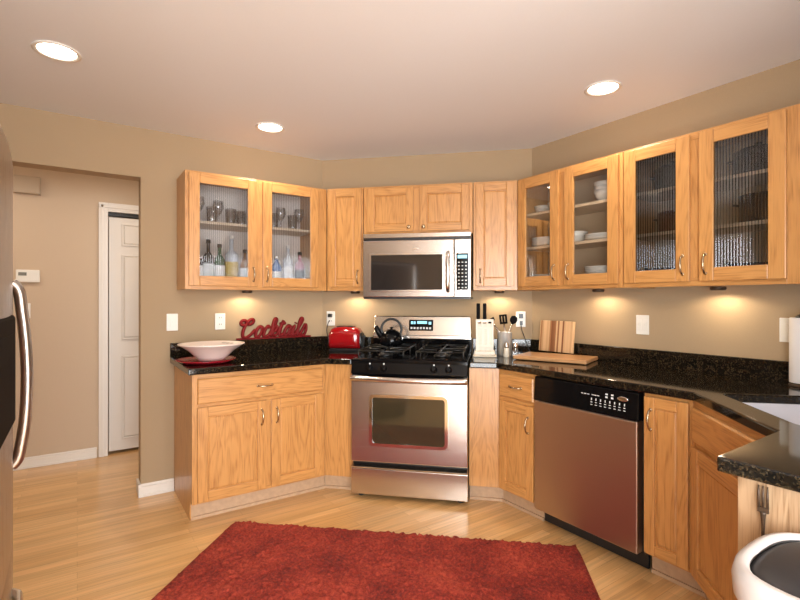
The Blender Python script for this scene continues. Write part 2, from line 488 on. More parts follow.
# ------------------------------------------------------------------ cabinets
def pull(parent, x, y, z, vertical=True, L=3.6):
    """arched cabinet pull with spread feet; y is the surface it is fixed on"""
    pts = [(-.5, 0, 0), (-.47, -.35, 0), (-.36, -.75, 0), (-.18, -.98, 0), (0, -1.05, 0), (.18, -.98, 0), (.36, -.75, 0), (.47, -.35, 0), (.5, 0, 0)]
    pts = [(a * L, b, c) for a, b, c in pts]
    rad = [.24, .20, .17, .17, .19, .17, .17, .20, .24]
    m = MB()
    m.M = Matrix.Translation((x, y, z)) @ (Matrix.Rotation(math.radians(90), 4, 'Y') if vertical else Matrix.Identity(4))
    P = smooth_path(pts, 3); R = []
    for k in range(len(P)):
        q = k / 3; i = min(int(q), 7); R.append(rad[i] + (rad[i + 1] - rad[i]) * (q - i))
    m.tube(P, R, 8)
    for sx in (-.5, .5): m.lathe([(.32, 0), (.30, .12), (.18, .16)], (sx * L, 0, 0), 10, axis='y')
    return m.build('handle', M_pull, parent)

def knob(parent, x, y, z):
    m = MB(); m.lathe([(.28, 0), (.2, .25), (.22, .5), (.55, .75), (.5, 1.0), (.2, 1.1)], (x, y, z), 14, axis='y')
    return m.build('knob', M_pull, parent)

def door_frame_mesh(m, x0, x1, z0, z1, yb, yf, fw):
    m.box(x0, yf, z0, x0 + fw, yb, z1, 0); m.box(x1 - fw, yf, z0, x1, yb, z1, 0)
    m.box(x0 + fw, yf + .02, z0, x1 - fw, yb, z0 + fw, 1); m.box(x0 + fw, yf + .02, z1 - fw, x1 - fw, yb, z1, 1)

def solid_door(parent, x0, x1, z0, z1, handle=None, fw=2.3, kn=None):
    m = MB(); yb, yf = -0.02, -0.78
    door_frame_mesh(m, x0, x1, z0, z1, yb, yf, fw)
    a0, a1, c0, c1 = x0 + fw, x1 - fw, z0 + fw, z1 - fw
    o = m.build('door', [OV, OH], parent, bevel=0.13)
    m = MB(); g = .45; e = .2
    m.hexa([(a0 - .1, -.2, c0 - .1), (a1 + .1, -.2, c0 - .1), (a1 + .1, -.2, c1 + .1), (a0 - .1, -.2, c1 + .1)],
           [(a0 - .1, -.28, c0 - .1), (a1 + .1, -.28, c0 - .1), (a1 + .1, -.28, c1 + .1), (a0 - .1, -.28, c1 + .1)])
    m.hexa([(a0 + e, -.28, c0 + e), (a1 - e, -.28, c0 + e), (a1 - e, -.28, c1 - e), (a0 + e, -.28, c1 - e)],
           [(a0 + g, -.42, c0 + g), (a1 - g, -.42, c0 + g), (a1 - g, -.42, c1 - g), (a0 + g, -.42, c1 - g)])
    m.build('door_panel', OV, o)
    if handle: pull(o, handle[0], yf, handle[1], True)
    if kn: knob(o, kn[0], yf, kn[1])
    return o

def reed_pane(x0, x1, z0, z1, y, pitch=0.5, amp=0.11):
    m = MB(); n = max(2, int((x1 - x0) / pitch * 6))
    prev = None
    for k in range(n + 1):
        x = x0 + (x1 - x0) * k / n
        yy = y - amp * abs(math.sin(math.pi * (x - x0) / pitch))
        cur = (m.V((x, yy, z0)), m.V((x, yy, z1)), m.V((x, y + .08, z0)), m.V((x, y + .08, z1)))
        if prev:
            m.F([prev[0], cur[0], cur[1], prev[1]]); m.F([prev[2], prev[3], cur[3], cur[2]])
        prev = cur
    return m

def glass_door(parent, x0, x1, z0, z1, handle, mat, reeded=True, fw=2.55):
    m = MB(); yb, yf = -0.02, -0.78
    door_frame_mesh(m, x0, x1, z0, z1, yb, yf, fw)
    o = m.build('door', [OV, OH], parent, bevel=0.13)
    a0, a1, c0, c1 = x0 + fw - .1, x1 - fw + .1, z0 + fw - .1, z1 - fw + .1
    if reeded: reed_pane(a0, a1, c0, c1, -0.3).build('glass_pane', mat, o)
    else:
        m = MB(); m.box(a0, -.35, c0, a1, -.25, c1); m.build('glass_pane', mat, o)
    if handle: pull(o, handle[0], yf, handle[1], True)
    return o

def drawer(parent, x0, x1, z0, z1, handle=True, name='drawer'):
    m = MB(); m.box(x0, -.55, z0, x1, -.02, z1)
    m.hexa([(x0, -.55, z0), (x1, -.55, z0), (x1, -.55, z1), (x0, -.55, z1)], [(x0 + .25, -.78, z0 + .25), (x1 - .25, -.78, z0 + .25), (x1 - .25, -.78, z1 - .25), (x0 + .25, -.78, z1 - .25)])
    o = m.build(name, OH, parent)
    if handle: pull(o, (x0 + x1) / 2, -.78, (z0 + z1) / 2, False)
    return o

UZ0, UZ1, UO = 54.0, 84.0, 12.0
UH = UZ1 - UZ0
def glass_cabinet(label, F, u0, w, shelves, doors, mat, reeded, extra_right=0, stile_mid=None, rim=1.5, handles=(), wedge=None, group='upper wall cabinets', back=None):
    """open-shell wall cabinet with glass doors; local x right, y into the wall, z up from its underside"""
    t = thing('upper_cabinet', label, 'cabinet', at(F, u0, UO, UZ0), ROT[F], group)
    W = w + extra_right; D = UO - 0.05; m = MB()
    m.box(0, .75, 0, .7, D, UH); m.box(w - .7, .75, 0, w, D, UH)
    m.box(.7, .75, 1.0, w - .7, D, 1.7, 1); m.box(.7, .75, UH - .7, w - .7, D, UH, 1)
    m.build('carcass', [OV, OH], t)
    m = MB(); m.box(.7, D - .3, 1.7, w - .7, D, UH - .7); m.build('back_panel', back, t)
    m = MB()
    m.box(0, 0, 0, rim, .75, UH, 0); m.box(w - rim, 0, 0, W, .75, UH, 0)
    m.box(rim, 0, 0, w - rim, .75, rim, 1); m.box(rim, 0, UH - rim, w - rim, .75, UH, 1)
    if stile_mid: m.box(stile_mid - 1.0, 0.01, rim, stile_mid + 1.0, .75, UH - rim, 0)
    m.build('face_frame', [OV, OH], t, bevel=0.05)
    for z in shelves:
        m = MB(); m.box(.75, 1.3, z - UZ0 - .35, w - .75, D - .35, z - UZ0 + .35); m.build('shelf', SHELF, t, bevel=.06)
    for (x0, x1), hx in zip(doors, handles):
        glass_door(t, x0, x1, .9, UH - .5, (hx, 4.2) if hx is not None else None, mat, reeded)
    if wedge:
        m = MB(); m.prism(wedge, 0.0, UH); m.build('corner_filler', OV, t, bevel=.03)
    return t

SHELF = plain('pale_shelf_laminate', (0.70, 0.54, 0.38), .45)
BACKL = plain('pale_cabinet_back', (0.78, 0.71, 0.63), .55)
BACKM = plain('maple_cabinet_back', (0.52, 0.39, 0.26), .55)
UPA = glass_cabinet('double glass door oak wall cabinet holding liquor bottles and glasses', 'A', 22.3, 36.0, [71.4],
              [(0.8, 18.0), (19.5, 35.9)], M_reed, True, handles=(16.9, 20.6), stile_mid=18.8, extra_right=2.75, back=BACKL,
              wedge=[(36.0, .76), (38.7, .76), (42.6, 11.9), (36.0, 11.9)])
BSH = [74.2, 65.2]
UPB1 = glass_cabinet('oak wall cabinet with clear glass doors showing white bowls and plates', 'B', -89.0, 30.1, BSH,
              [(0.5, 13.6), (15.3, 29.3)], M_clear, False, handles=(12.4, 16.5), stile_mid=14.5, back=BACKM,
              wedge=[(-.05, .76), (-.05, 11.9), (-4.8, 11.9)])
UPB2 = glass_cabinet('oak wall cabinet with two reeded glass doors over dark cookware', 'B', -58.8, 30.6, BSH,
              [(0.5, 13.9), (15.6, 29.2)], M_reeddarkflank, True, handles=(12.7, 16.8), stile_mid=14.75, extra_right=3.5, back=BACKM)

def corner_upper(label, u0, u1, z0, z1, poly, doors):
    t = thing('upper_cabinet', label, 'cabinet', at('D', u0, UO, z0), ROT['D'], 'upper wall cabinets')
    h = z1 - z0; w = u1 - u0
    m = MB(); m.prism(poly, 0, h); m.build('carcass', OV, t)
    m = MB(); m.box(0, 0, 0, 1.0, .75, h, 0); m.box(w - 1.0, 0, 0, w, .75, h, 0)
    m.box(1.0, 0, 0, w - 1.0, .75, 1.2, 1); m.box(1.0, 0, h - 1.0, w - 1.0, .75, h, 1)
    if len(doors) > 1: m.box(w / 2 - 1.2, 0.005, 1.2, w / 2 + 1.2, .75, h - 1.0, 0)
    m.build('face_frame', [OV, OH], t, bevel=.05)
    for d in doors: solid_door(t, *d[:4], handle=d[4], kn=d[5], fw=2.1)
    return t
corner_upper('narrow oak wall cabinet left of the microwave', -47.3, -36.4, 54, 84,
             [(.05, .76), (10.85, .76), (10.85, 11.9), (-5.0, 11.9)], [(.7, 10.5, 1.1, 29.5, (9.5, 4.0), None)])
corner_upper('short double door oak cabinet right above the microwave', -36.2, -4.9, 69.9, 84,
             [(.05, .76), (31.25, .76), (31.25, 11.9), (.05, 11.9)], [(1.2, 14.7, .9, 13.5, None, (13.5, 2.0)), (16.5, 30.4, .9, 13.5, None, (17.7, 2.0))])
corner_upper('narrow oak wall cabinet right of the microwave', -4.7, 7.2, 54, 84,
             [(.05, .76), (11.85, .76), (16.6, 11.9), (.05, 11.9)], [(.7, 11.0, 1.1, 29.5, (1.9, 4.0), None)])

BO, TK, BH = 24.3, 2.7, 34.3
def base_box(t, w, depth, poly=None, left_panel=False):
    m = MB()
    if poly: m.prism(poly, 4.4, BH)
    else: m.box(0.05, .76, 4.4, w - .05, depth, BH)
    m.build('carcass', OV, t)
def base_frame(t, w, mid=None, rail=None, end=True, z0=4.4):
    m = MB()
    m.box(0, 0, z0, 1.0, .75, BH, 0); m.box(w - 1.0, 0, z0, w, .75, BH, 0)
    m.box(1.0, 0, BH - 1.2, w - 1.0, .75, BH, 1); m.box(1.0, 0, z0, w - 1.0, .75, z0 + .9, 1)
    if rail: m.box(1.0, 0, rail - .7, w - 1.0, .75, rail + .7, 1)
    if mid: m.box(mid - 1.0, 0.005, z0 + .9, mid + 1.0, .75, rail - .7 if rail else BH - 1.2, 0)
    m.build('face_frame', [OV, OH], t, bevel=.05)
def toe(t, pts):
    """toe kick with a pale shoe strip along the floor; pts = line of the kick front"""
    m = MB()
    for (x0, y0), (x1, y1) in zip(pts, pts[1:]):
        d = Vector((x1 - x0, y1 - y0)).normalized(); nx, ny = -d.y, d.x
        m.prism([(x0, y0), (x1, y1), (x1 + nx * .5, y1 + ny * .5), (x0 + nx * .5, y0 + ny * .5)], 0, 4.4)
        m.prism([(x0 - nx * .4, y0 - ny * .4), (x1 - nx * .4, y1 - ny * .4), (x1 + nx * .2, y1 + ny * .2), (x0 + nx * .2, y0 + ny * .2)], .01, .72)
    return m.build('toe_kick', M_toe, t)

GB = 'base cabinets'
t = thing('base_cabinet', 'oak base cabinet with one wide drawer over two doors, below the red sign', 'cabinet', at('A', 21.9, BO), 0, GB)
base_box(t, 33, 24.2); base_frame(t, 32.8, mid=17.4, rail=27.0)
m = MB(); m.box(-.25, 0.0, 4.4, 0.05, 24.2, BH); m.box(-.25, TK, 0, 0.05, 24.2, 4.4); m.build('side_panel', OV, t)
drawer(t, .8, 32.0, 27.4, 33.2)
solid_door(t, .8, 16.9, 4.9, 26.6, handle=(15.6, 22.6)); solid_door(t, 18.0, 32.0, 4.9, 26.6, handle=(19.4, 22.6))
toe(t, [(.05, TK), (32.8 + TK * .41, TK)])

t = thing('base_cabinet', 'blank oak corner base panel between left cabinet and stove', 'cabinet', at('D', -43.6, BO), ROT['D'], GB)
base_box(t, 7.9, 24, poly=[(.05, .1), (7.85, .1), (7.85, 24.1), (-9.5, 24.1)])
m = MB(); m.box(0, 0, 4.4, 7.9, .1, BH); m.build('front_panel', OV, t, bevel=.03)
toe(t, [(-TK * .41, TK), (7.9, TK)])
t = thing('base_cabinet', 'blank oak corner base panel right of the stove', 'cabinet', at('D', -5.3, BO), ROT['D'], GB)
base_box(t, 7.4, 24, poly=[(.05, .1), (7.35, .1), (16.8, 24.1), (.05, 24.1)])
m = MB(); m.box(0, 0, 4.4, 7.4, .1, BH); m.build('front_panel', OV, t, bevel=.03)
toe(t, [(0, TK), (7.4 + TK * .41, TK)])

t = thing('base_cabinet', 'slim oak base cabinet with a drawer, left of the dishwasher', 'cabinet', at('B', -84.2, BO), -90, GB)
base_box(t, 11.8, 24.2); base_frame(t, 11.8, rail=27.1)
drawer(t, .7, 11.3, 27.7, 33.2); solid_door(t, .7, 11.3, 4.9, 26.6, handle=(9.9, 22.2), fw=2.1)
toe(t, [(-TK * .41, TK), (11.8, TK)])
t = thing('base_cabinet', 'slim full height door oak base cabinet right of the dishwasher', 'cabinet', at('B', -47.4, BO), -90, GB)
base_box(t, 8.4, 24.2); base_frame(t, 8.4)
solid_door(t, .25, 7.9, 4.9, 33.6, handle=(1.5, 29.5), fw=1.9)
toe(t, [(0, TK), (8.4 + TK * .41, TK)])
t = thing('base_cabinet', 'angled oak sink cabinet with a false drawer front under the sink', 'cabinet', at('K', 0, 0), ROT['K'], GB)
m = MB(); m.prism([(.05, .76), (26.9, .76), (26.9 + 14.5, 15.6), (13.5, 41), (-14.5, 15.6)], 4.4, 26.0); m.build('carcass', OV, t)
base_frame(t, 27, rail=27.0)
drawer(t, 1.2, 25.8, 27.6, 33.2, handle=False, name='false_drawer_front'); solid_door(t, 1.2, 25.8, 4.9, 26.6)
toe(t, [(-TK * .41, TK), (27 + TK * .41, TK)])
t = thing('base_cabinet', 'pale oak end panelled cabinet of the right counter beside the trash can', 'cabinet', at('C', -67.9, 22.9), 180, GB)
m = MB(); m.box(0.1, .1, 4.4, 14.0, 22.8, BH); m.box(.1, TK, 0, 14.0, 22.8, 4.4); m.build('carcass', OV, t)
m = MB(); m.box(14.02, 0, 0, 14.3, 22.8, BH); m.build('end_panel', PALE, t)

# ------------------------------------------------------------------ countertops
def slab(name, outline, z0, z1, parent, hole=None):
    bm = bmesh.new()
    def loop(pts):
        vs = [bm.verts.new((x * U, y * U, z1 * U)) for x, y in pts]
        return [bm.edges.new((vs[k], vs[(k + 1) % len(vs)])) for k in range(len(vs))]
    es = loop(outline)
    if hole: es += loop(hole)
    bmesh.ops.triangle_fill(bm, edges=es, use_beauty=True, use_dissolve=False)
    bmesh.ops.dissolve_limit(bm, angle_limit=0.01, verts=bm.verts[:], edges=bm.edges[:])
    r = bmesh.ops.extrude_face_region(bm, geom=bm.faces[:])
    for v in r['geom']:
        if isinstance(v, bmesh.types.BMVert): v.co.z = z0 * U
    bmesh.ops.recalc_face_normals(bm, faces=bm.faces[:])
    me = bpy.data.meshes.new(name); bm.to_mesh(me); bm.free(); me.materials.append(M_granite)
    o = bpy.data.objects.new(name, me); col.objects.link(o); o.parent = parent
    b = o.modifiers.new('bevel', 'BEVEL'); b.width = .28 * U; b.segments = 3; b.limit_method = 'ANGLE'; b.angle_limit = math.radians(50)
    return o
FO = 25.8      # counter front overhang line
def xy(F, u, o): return at(F, u, o)[:2]
cornA = ((S - FO) * R2 - (YA - FO), YA - FO)
t = thing('countertop', 'dark granite counter under the red sign, left of the stove', 'countertop', (0, 0, BH), 0, 'granite countertops')
left_poly = [(20.6, YA - .02), (20.6, YA - FO), cornA, xy('D', -35.8, FO), xy('D', -35.8, .02), (XD0, YA - .02)]
slab('slab', left_poly, 0.02, CT - BH, t)
m = MB()
bsH = 3.9
m.prism([(20.6, YA - .85), (XD0 - .35, YA - .85), (XD0, YA - .02), (20.6, YA - .02)], CT - BH, CT - BH + bsH)
a0, a1, a2, a3 = (XD0 - .33, YA - .85), xy('D', -35.8, .85), xy('D', -35.8, .02), (XD0 + .02, YA - .02)
m.prism([a0, a1, a2, a3], CT - BH, CT - BH + bsH)
m.build('backsplash', M_granite, t, bevel=.1)

t = thing('countertop', 'long dark granite counter with sink cutout along the right wall', 'countertop', (0, 0, BH), 0, 'granite countertops')
cornB = (XB - FO, (S - FO) * R2 - (XB - FO))
k1 = (XB - FO, XB - FO - 47.3)
yCf = 21.35
k2x = yCf + 47.3
right_poly = [xy('D', -5.2, .02), xy('D', -5.2, FO), cornB, k1, (k2x, yCf), (52.4, yCf), (52.4, YC + .02), (XB - .02, YC + .02), (XB - .02, YD1)]
def K(u, v):          # sink frame: u along the angled front to the right, v into the corner
    return (87.1 - u / R2 + v / R2, 39.0 - u / R2 - v / R2)
sk = (1.6, 22.5, 3.6, 19.0)
def rrect(u0, u1, v0, v1, r, n=5):
    out = []
    for cx, cy, a in ((u1 - r, v1 - r, 0), (u0 + r, v1 - r, 90), (u0 + r, v0 + r, 180), (u1 - r, v0 + r, 270)):
        for k in range(n + 1):
            q = math.radians(a + 90 * k / n); out.append((cx + r * math.cos(q), cy + r * math.sin(q)))
    return out
hole = [K(*p) for p in rrect(*sk, 1.5)]
slab('slab', right_poly, 0.02, CT - BH, t, hole)
m = MB()
b0, b1, b2, b3 = xy('D', -5.2, .85), (XB - .85, YD1 - .35), (XB - .02, YD1), xy('D', -5.2, .02)
m.prism([b0, b1, b2, b3], CT - BH, CT - BH + bsH)
m.prism([(XB - .85, YC + .9), (XB - .02, YC + .9), (XB - .02, YD1), (XB - .85, YD1 - .37)], CT - BH, CT - BH + bsH)
m.prism([(52, YC + .02), (XB - .02, YC + .02), (XB - .02, YC + .88), (52, YC + .88)], CT - BH, CT - BH + bsH)
m.build('backsplash', M_granite, t, bevel=.1)

# sink bowl hung under the counter
m = MB()
u0, u1, v0, v1 = sk
rings = []
for (g, z) in ((-.9, BH), (.12, BH), (.05, BH - .3), (.25, BH - 6.0), (1.2, BH - 7.2)):
    rings.append([m.V((*K(*p), z)) for p in rrect(u0 + g, u1 - g, v0 + g, v1 - g, 1.5 if g < 1 else 1.2)])
for a, b in zip(rings, rings[1:]):
    n = len(a)
    for k in range(n): m.F([a[k], a[(k + 1) % n], b[(k + 1) % n], b[k]], 0, True)
m.F(rings[-1])
sink = m.build('sink', M_sink)
sm = sink.modifiers.new('solid', 'SOLIDIFY'); sm.thickness = .1 * U; sm.offset = 1
tag(sink, 'white undermount sink set into the granite counter corner', 'sink')
c = K((u0 + u1) / 2, (v0 + v1) / 2)
m = MB(); m.lathe([(1.7, BH - 7.25), (1.7, BH - 7.1), (1.3, BH - 7.1), (1.2, BH - 7.3)], (*c, 0), 20); m.build('drain', M_chrome, sink)

# ------------------------------------------------------------------ stove
t = thing('stove', 'stainless steel gas range with black cooktop between the corner cabinets', 'stove', at('D', -35.5, 27), ROT['D'])
W = 30.0
m = MB(); m.box(.1, 1.6, 1.2, W - .1, 26.6, 34.9); m.build('body', M_black, t)
for fx in (2, W - 2):
    m = MB(); m.lathe([(.8, 0), (.8, .3), (.5, .4), (.5, 1.3)], (fx, 3, 0), 12); m.build('foot', M_black, t)
# warming drawer
m = MB(); m.box(0, 0, 1.3, W, 1.55, 7.9); m.hexa([(0, 0, 7.9), (W, 0, 7.9), (W, 1.55, 7.9), (0, 1.55, 7.9)], [(0, -.7, 8.5), (W, -.7, 8.5), (W, 1.55, 8.9), (0, 1.55, 8.9)])
m.build('drawer', M_steel, t, bevel=.15)
# oven door
m = MB(); m.box(0, -.2, 9.7, W, 1.55, 30.4); od = m.build('oven_door', M_steel, t, bevel=.25)
def rr_prism(m, x0, x1, z0, z1, r, y0, y1, mi=0):
    P = rrect(x0, x1, z0, z1, r)
    a = [m.V((x, y0, z)) for x, z in P]; b = [m.V((x, y1, z)) for x, z in P]; n = len(P)
    m.F(a, mi); m.F(b[::-1], mi)
    for k in range(n): m.F([a[k], a[(k + 1) % n], b[(k + 1) % n], b[k]], mi)
m = MB(); P = rrect(4.9, 25.1, 13.9, 27.2, 1.3); Q = rrect(5.7, 24.3, 14.7, 26.4, .7)
for y0, y1 in ((-.6, -.2),):
    a = [m.V((x, y0, z)) for x, z in P]; b = [m.V((x, y0, z)) for x, z in Q]; c_ = [m.V((x, y1, z)) for x, z in P]; d_ = [m.V((x, y1, z)) for x, z in Q]
    n = len(P)
    for k in range(n):
        j = (k + 1) % n; m.F([a[k], a[j], b[j], b[k]]); m.F([a[k], a[j], c_[j], c_[k]]); m.F([b[k], b[j], d_[j], d_[k]])
m.build('window_trim', M_chrome, od)
m = MB(); rr_prism(m, 5.65, 24.35, 14.65, 26.45, .7, -.28, -.15); m.build('window_glass', M_darkglass, od)
# full-width bowed handle right under the control panel
m = MB()
pts = [(.2 + (W - .4) * k / 16, -.4 - 1.9 * math.sin(math.pi * (0.08 + .84 * k / 16)), 31.3) for k in range(17)]
m.tube(pts, .75, 12, flat=.8)
m.box(.1, -.9, 30.6, 1.3, .8, 32.0); m.box(W - 1.3, -.9, 30.6, W - .1, .8, 32.0)
m.build('oven_handle', M_lsteel, od, bevel=.1)
# sloped black control panel
m = MB(); m.hexa([(0, -.3, 32.3), (W, -.3, 32.3), (W, 2.6, 32.3), (0, 2.6, 32.3)], [(0, .7, 35.3), (W, .7, 35.3), (W, 2.6, 35.3), (0, 2.6, 35.3)])
m.box(.05, .4, 30.45, W - .05, 2.6, 32.25)
m.build('control_panel', M_blackgl, t, bevel=.2)
for kx in (4.9, 8.6, 21.5, 25.2):
    m = MB(); m.M = Matrix.Translation((kx, .2, 33.8)) @ Matrix.Rotation(math.radians(-18), 4, 'X')
    m.lathe([(.85, 0), (.85, .35), (.62, .5), (.58, 1.0), (.4, 1.1)], (0, 0, 0), 18, axis='y'); m.box(-.14, -1.35, -.6, .14, -.9, .6)
    kn = m.build('control_knob', M_blackgl, t)
    m = MB(); m.M = Matrix.Translation((kx, .2, 33.8)) @ Matrix.Rotation(math.radians(-18), 4, 'X')
    m.box(-.16, -.14, .95, .16, -.06, 1.3); m.build('pointer_mark', M_mark, kn)
m = MB(); m.box(12.0, .18, 33.0, 18.0, .26, 33.2) if False else None
m = MB(); m.box(0, .6, 34.9, W, 24.0, 35.9); m.hexa([(0, .6, 35.9), (W, .6, 35.9), (W, 24, 35.9), (0, 24, 35.9)], [(.5, 1.2, 36.2), (W - .5, 1.2, 36.2), (W - .5, 24, 36.2), (.5, 24, 36.2)])
m.build('cooktop', M_blackgl, t, bevel=.15)
for bx, by in ((7.3, 8), (22.7, 8), (7.3, 18.5), (22.7, 18.5)):
    m = MB(); m.lathe([(2.1, 36.2), (2.1, 36.6), (1.5, 36.9), (1.4, 37.2), (.3, 37.25)], (bx, by, 0), 20); m.build('burner', M_iron, t)
for gx in (7.3, 22.7):
    m = MB(); x0, x1, y0, y1, z = gx - 6.0, gx + 6.0, 2.5, 23.3, 37.9
    r = .22
    for a, b in (((x0, y0), (x1, y0)), ((x1, y0), (x1, y1)), ((x1, y1), (x0, y1)), ((x0, y1), (x0, y0)), ((x0, 13), (x1, 13))):
        m.tube([(*a, z), (*b, z)], r, 6)
    for by in (8, 18.5):
        for dx, dy in ((1, 0), (-1, 0), (0, 1), (0, -1)):
            m.tube([(gx + dx * (6 if dx else 0), by + dy * 5.2, z), (gx + dx * 1.3, by + dy * 1.3, z + .05)], r, 6)
    for px, py in ((x0, y0), (x1, y0), (x0, y1), (x1, y1), (x0, 13), (x1, 13)): m.tube([(px, py, 36.15), (px, py, z)], r, 6)
    m.build('grate', M_iron, t)
# backguard
m = MB(); m.box(0, 23.9, 34.9, W, 26.5, 39.9); m.build('backguard_glass', M_blackgl, t, bevel=.15)
m = MB(); m.hexa([(0, 23.3, 39.7), (W, 23.3, 39.7), (W, 26.6, 39.7), (0, 26.6, 39.7)], [(0.2, 24.6, 46.4), (W - .2, 24.6, 46.4), (W - .2, 26.6, 46.4), (0.2, 26.6, 46.4)])
m.box(0, 22.9, 39.5, W, 23.6, 40.7)
bg = m.build('backguard', M_lsteel, t, bevel=.25)
def on_bg(m, x0, x1, z0, z1, th, mi=0):
    f = lambda z: 23.3 + 1.3 * (z - 39.7) / 6.7
    m.hexa([(x0, f(z0) - th, z0), (x1, f(z0) - th, z0), (x1, f(z1) - th, z1), (x0, f(z1) - th, z1)], [(x0, f(z0) + .1, z0), (x1, f(z0) + .1, z0), (x1, f(z1) + .1, z1), (x0, f(z1) + .1, z1)], mi)
m = MB(); on_bg(m, 11.1, 18.5, 42.0, 45.3, .06); dp = m.build('display', M_blackgl, bg)
m = MB()
for x0, x1, z0, z1 in ((11.7, 12.3, 44.0, 44.8), (12.5, 13.1, 44.0, 44.8), (13.6, 16.6, 44.1, 44.9), (17.1, 17.9, 43.9, 44.7)): on_bg(m, x0, x1, z0, z1, .09)
m.build('display_digits', M_green, dp)
m = MB()
for k in range(7): on_bg(m, 11.6 + k * .95, 12.2 + k * .95, 42.5, 43.1, .09)
m.build('display_buttons', M_mark, dp)

# ------------------------------------------------------------------ microwave
t = thing('microwave', 'stainless over-range microwave mounted above the stove', 'microwave', at('D', -35.35, 16, 51.6), ROT['D'])
W, H_ = 30.2, 18.2
m = MB(); m.box(.05, 1.2, .5, W - .05, 15.9, H_); m.build('body', M_steel, t, bevel=.08)
m = MB(); m.box(.15, .3, 0, W - .15, 15.8, .5); m.build('underside', M_black, t)
m = MB(); m.box(0, .2, H_ - 1.15, W, 1.2, H_); m.build('vent_trim', M_lsteel, t, bevel=.1)
m = MB(); m.box(.1, .6, H_ - 1.9, W - .1, 1.2, H_ - 1.15); m.build('vent_slot', M_black, t)
m = MB(); m.box(0, 0, .5, 25.6, 1.2, H_ - 1.9); dr = m.build('door', M_steel, t, bevel=.2)
m = MB(); m.box(1.9, -.3, 2.0, 23.0, .05, 12.7); m.build('window_trim', M_lsteel, dr, bevel=.06)
m = MB(); m.box(2.45, -.36, 2.5, 22.45, .0, 12.2); m.build('window_glass', M_mwglass, dr, bevel=.03)
m = MB(); m.lathe([(.9, 0), (.9, .08), (.7, .1)], (15.0, 0.0, 13.9), 20, axis='y', sx=1.0, sy=.35); m.build('badge', M_lsteel, dr)
m = MB(); m.tube(smooth_path([(24.0, 0, 2.2), (24.0, -1.1, 2.9), (24.0, -1.6, 5), (24.0, -1.7, 7.3), (24.0, -1.6, 9.6), (24.0, -1.1, 11.9), (24.0, 0, 12.6)], 4), .62, 12); m.build('handle', M_lsteel, dr)
m = MB(); m.box(25.7, 0, .5, W, 1.2, H_ - 1.9); cp = m.build('control_panel', M_steel, t, bevel=.2)
m = MB(); m.box(26.2, -.12, 2.4, 29.5, .05, 12.4); kp = m.build('keypad', M_blackgl, cp, bevel=.05)
m = MB(); m.box(26.6, -.16, 11.0, 29.1, -.1, 11.9); m.build('clock_display', M_green, kp)
m = MB()
for r_ in range(8):
    for c_ in range(3): m.box(26.7 + c_ * .95, -.15, 2.95 + r_ * .98, 27.1 + c_ * .95, -.1, 3.2 + r_ * .98)
m.build('key_marks', M_mark, kp)

# ------------------------------------------------------------------ dishwasher
t = thing('dishwasher', 'stainless dishwasher with black control strip under the right counter', 'dishwasher', at('B', -72.25, BO), -90)
W = 24.5
m = MB(); m.box(.1, .9, 3.5, W - .1, 24, 34.2); m.build('tub', M_black, t)
m = MB(); m.box(.05, -1.2, 4.0, W - .4, .9, 28.6); m.build('door', steel('dishwasher_steel', (0.50, 0.41, 0.34), 0.36, 2), t, bevel=.2)
m = MB(); m.hexa([(0, -1.3, 28.7), (W - .2, -1.3, 28.7), (W - .2, .9, 28.7), (0, .9, 28.7)], [(0, -.9, 34.0), (W - .2, -.9, 34.0), (W - .2, .9, 34.0), (0, .9, 34.0)])
cp = m.build('control_panel', M_blackgl, t, bevel=.25)
m = MB(); fy = lambda z: -1.3 + .4 * (z - 28.7) / 5.3 - .04
def dot(x0, x1, z0, z1): m.hexa([(x0, fy(z0), z0), (x1, fy(z0), z0), (x1, fy(z1), z1), (x0, fy(z1), z1)], [(x0, fy(z0) + .1, z0), (x1, fy(z0) + .1, z0), (x1, fy(z1) + .1, z1), (x0, fy(z1) + .1, z1)])
for k in range(8):
    x = 14.4 + k * 1.0; dot(x, x + .4, 30.65, 30.8); dot(x + .1, x + .3, 31.1, 31.55); dot(x, x + .45, 30.15, 30.28)
for x in (12.2, 12.9, 13.6, 14.6, 15.2, 15.8): dot(x, x + .45, 32.1, 32.25)
for x in (17.6, 18.8): dot(x, x + .5, 32.0, 32.35); dot(x, x + .5, 32.6, 32.9)
m.build('button_marks', M_mark, cp)
m = MB(); m.lathe([(1.1, 0), (1.1, .12), (.8, .16)], (21.2, fy(32.4) + .05, 32.4), 20, axis='y', sy=.42); m.build('badge', M_lsteel, cp)
m = MB(); m.box(.2, TK - .3, .3, W - .2, TK + .4, 3.9); m.build('toe_panel', M_black, t, bevel=.05)

# ------------------------------------------------------------------ refrigerator
t = thing('refrigerator', 'dark stainless refrigerator with curved bar handle at left edge of photo', 'refrigerator', (-6.05, 79.8, 0), 0)
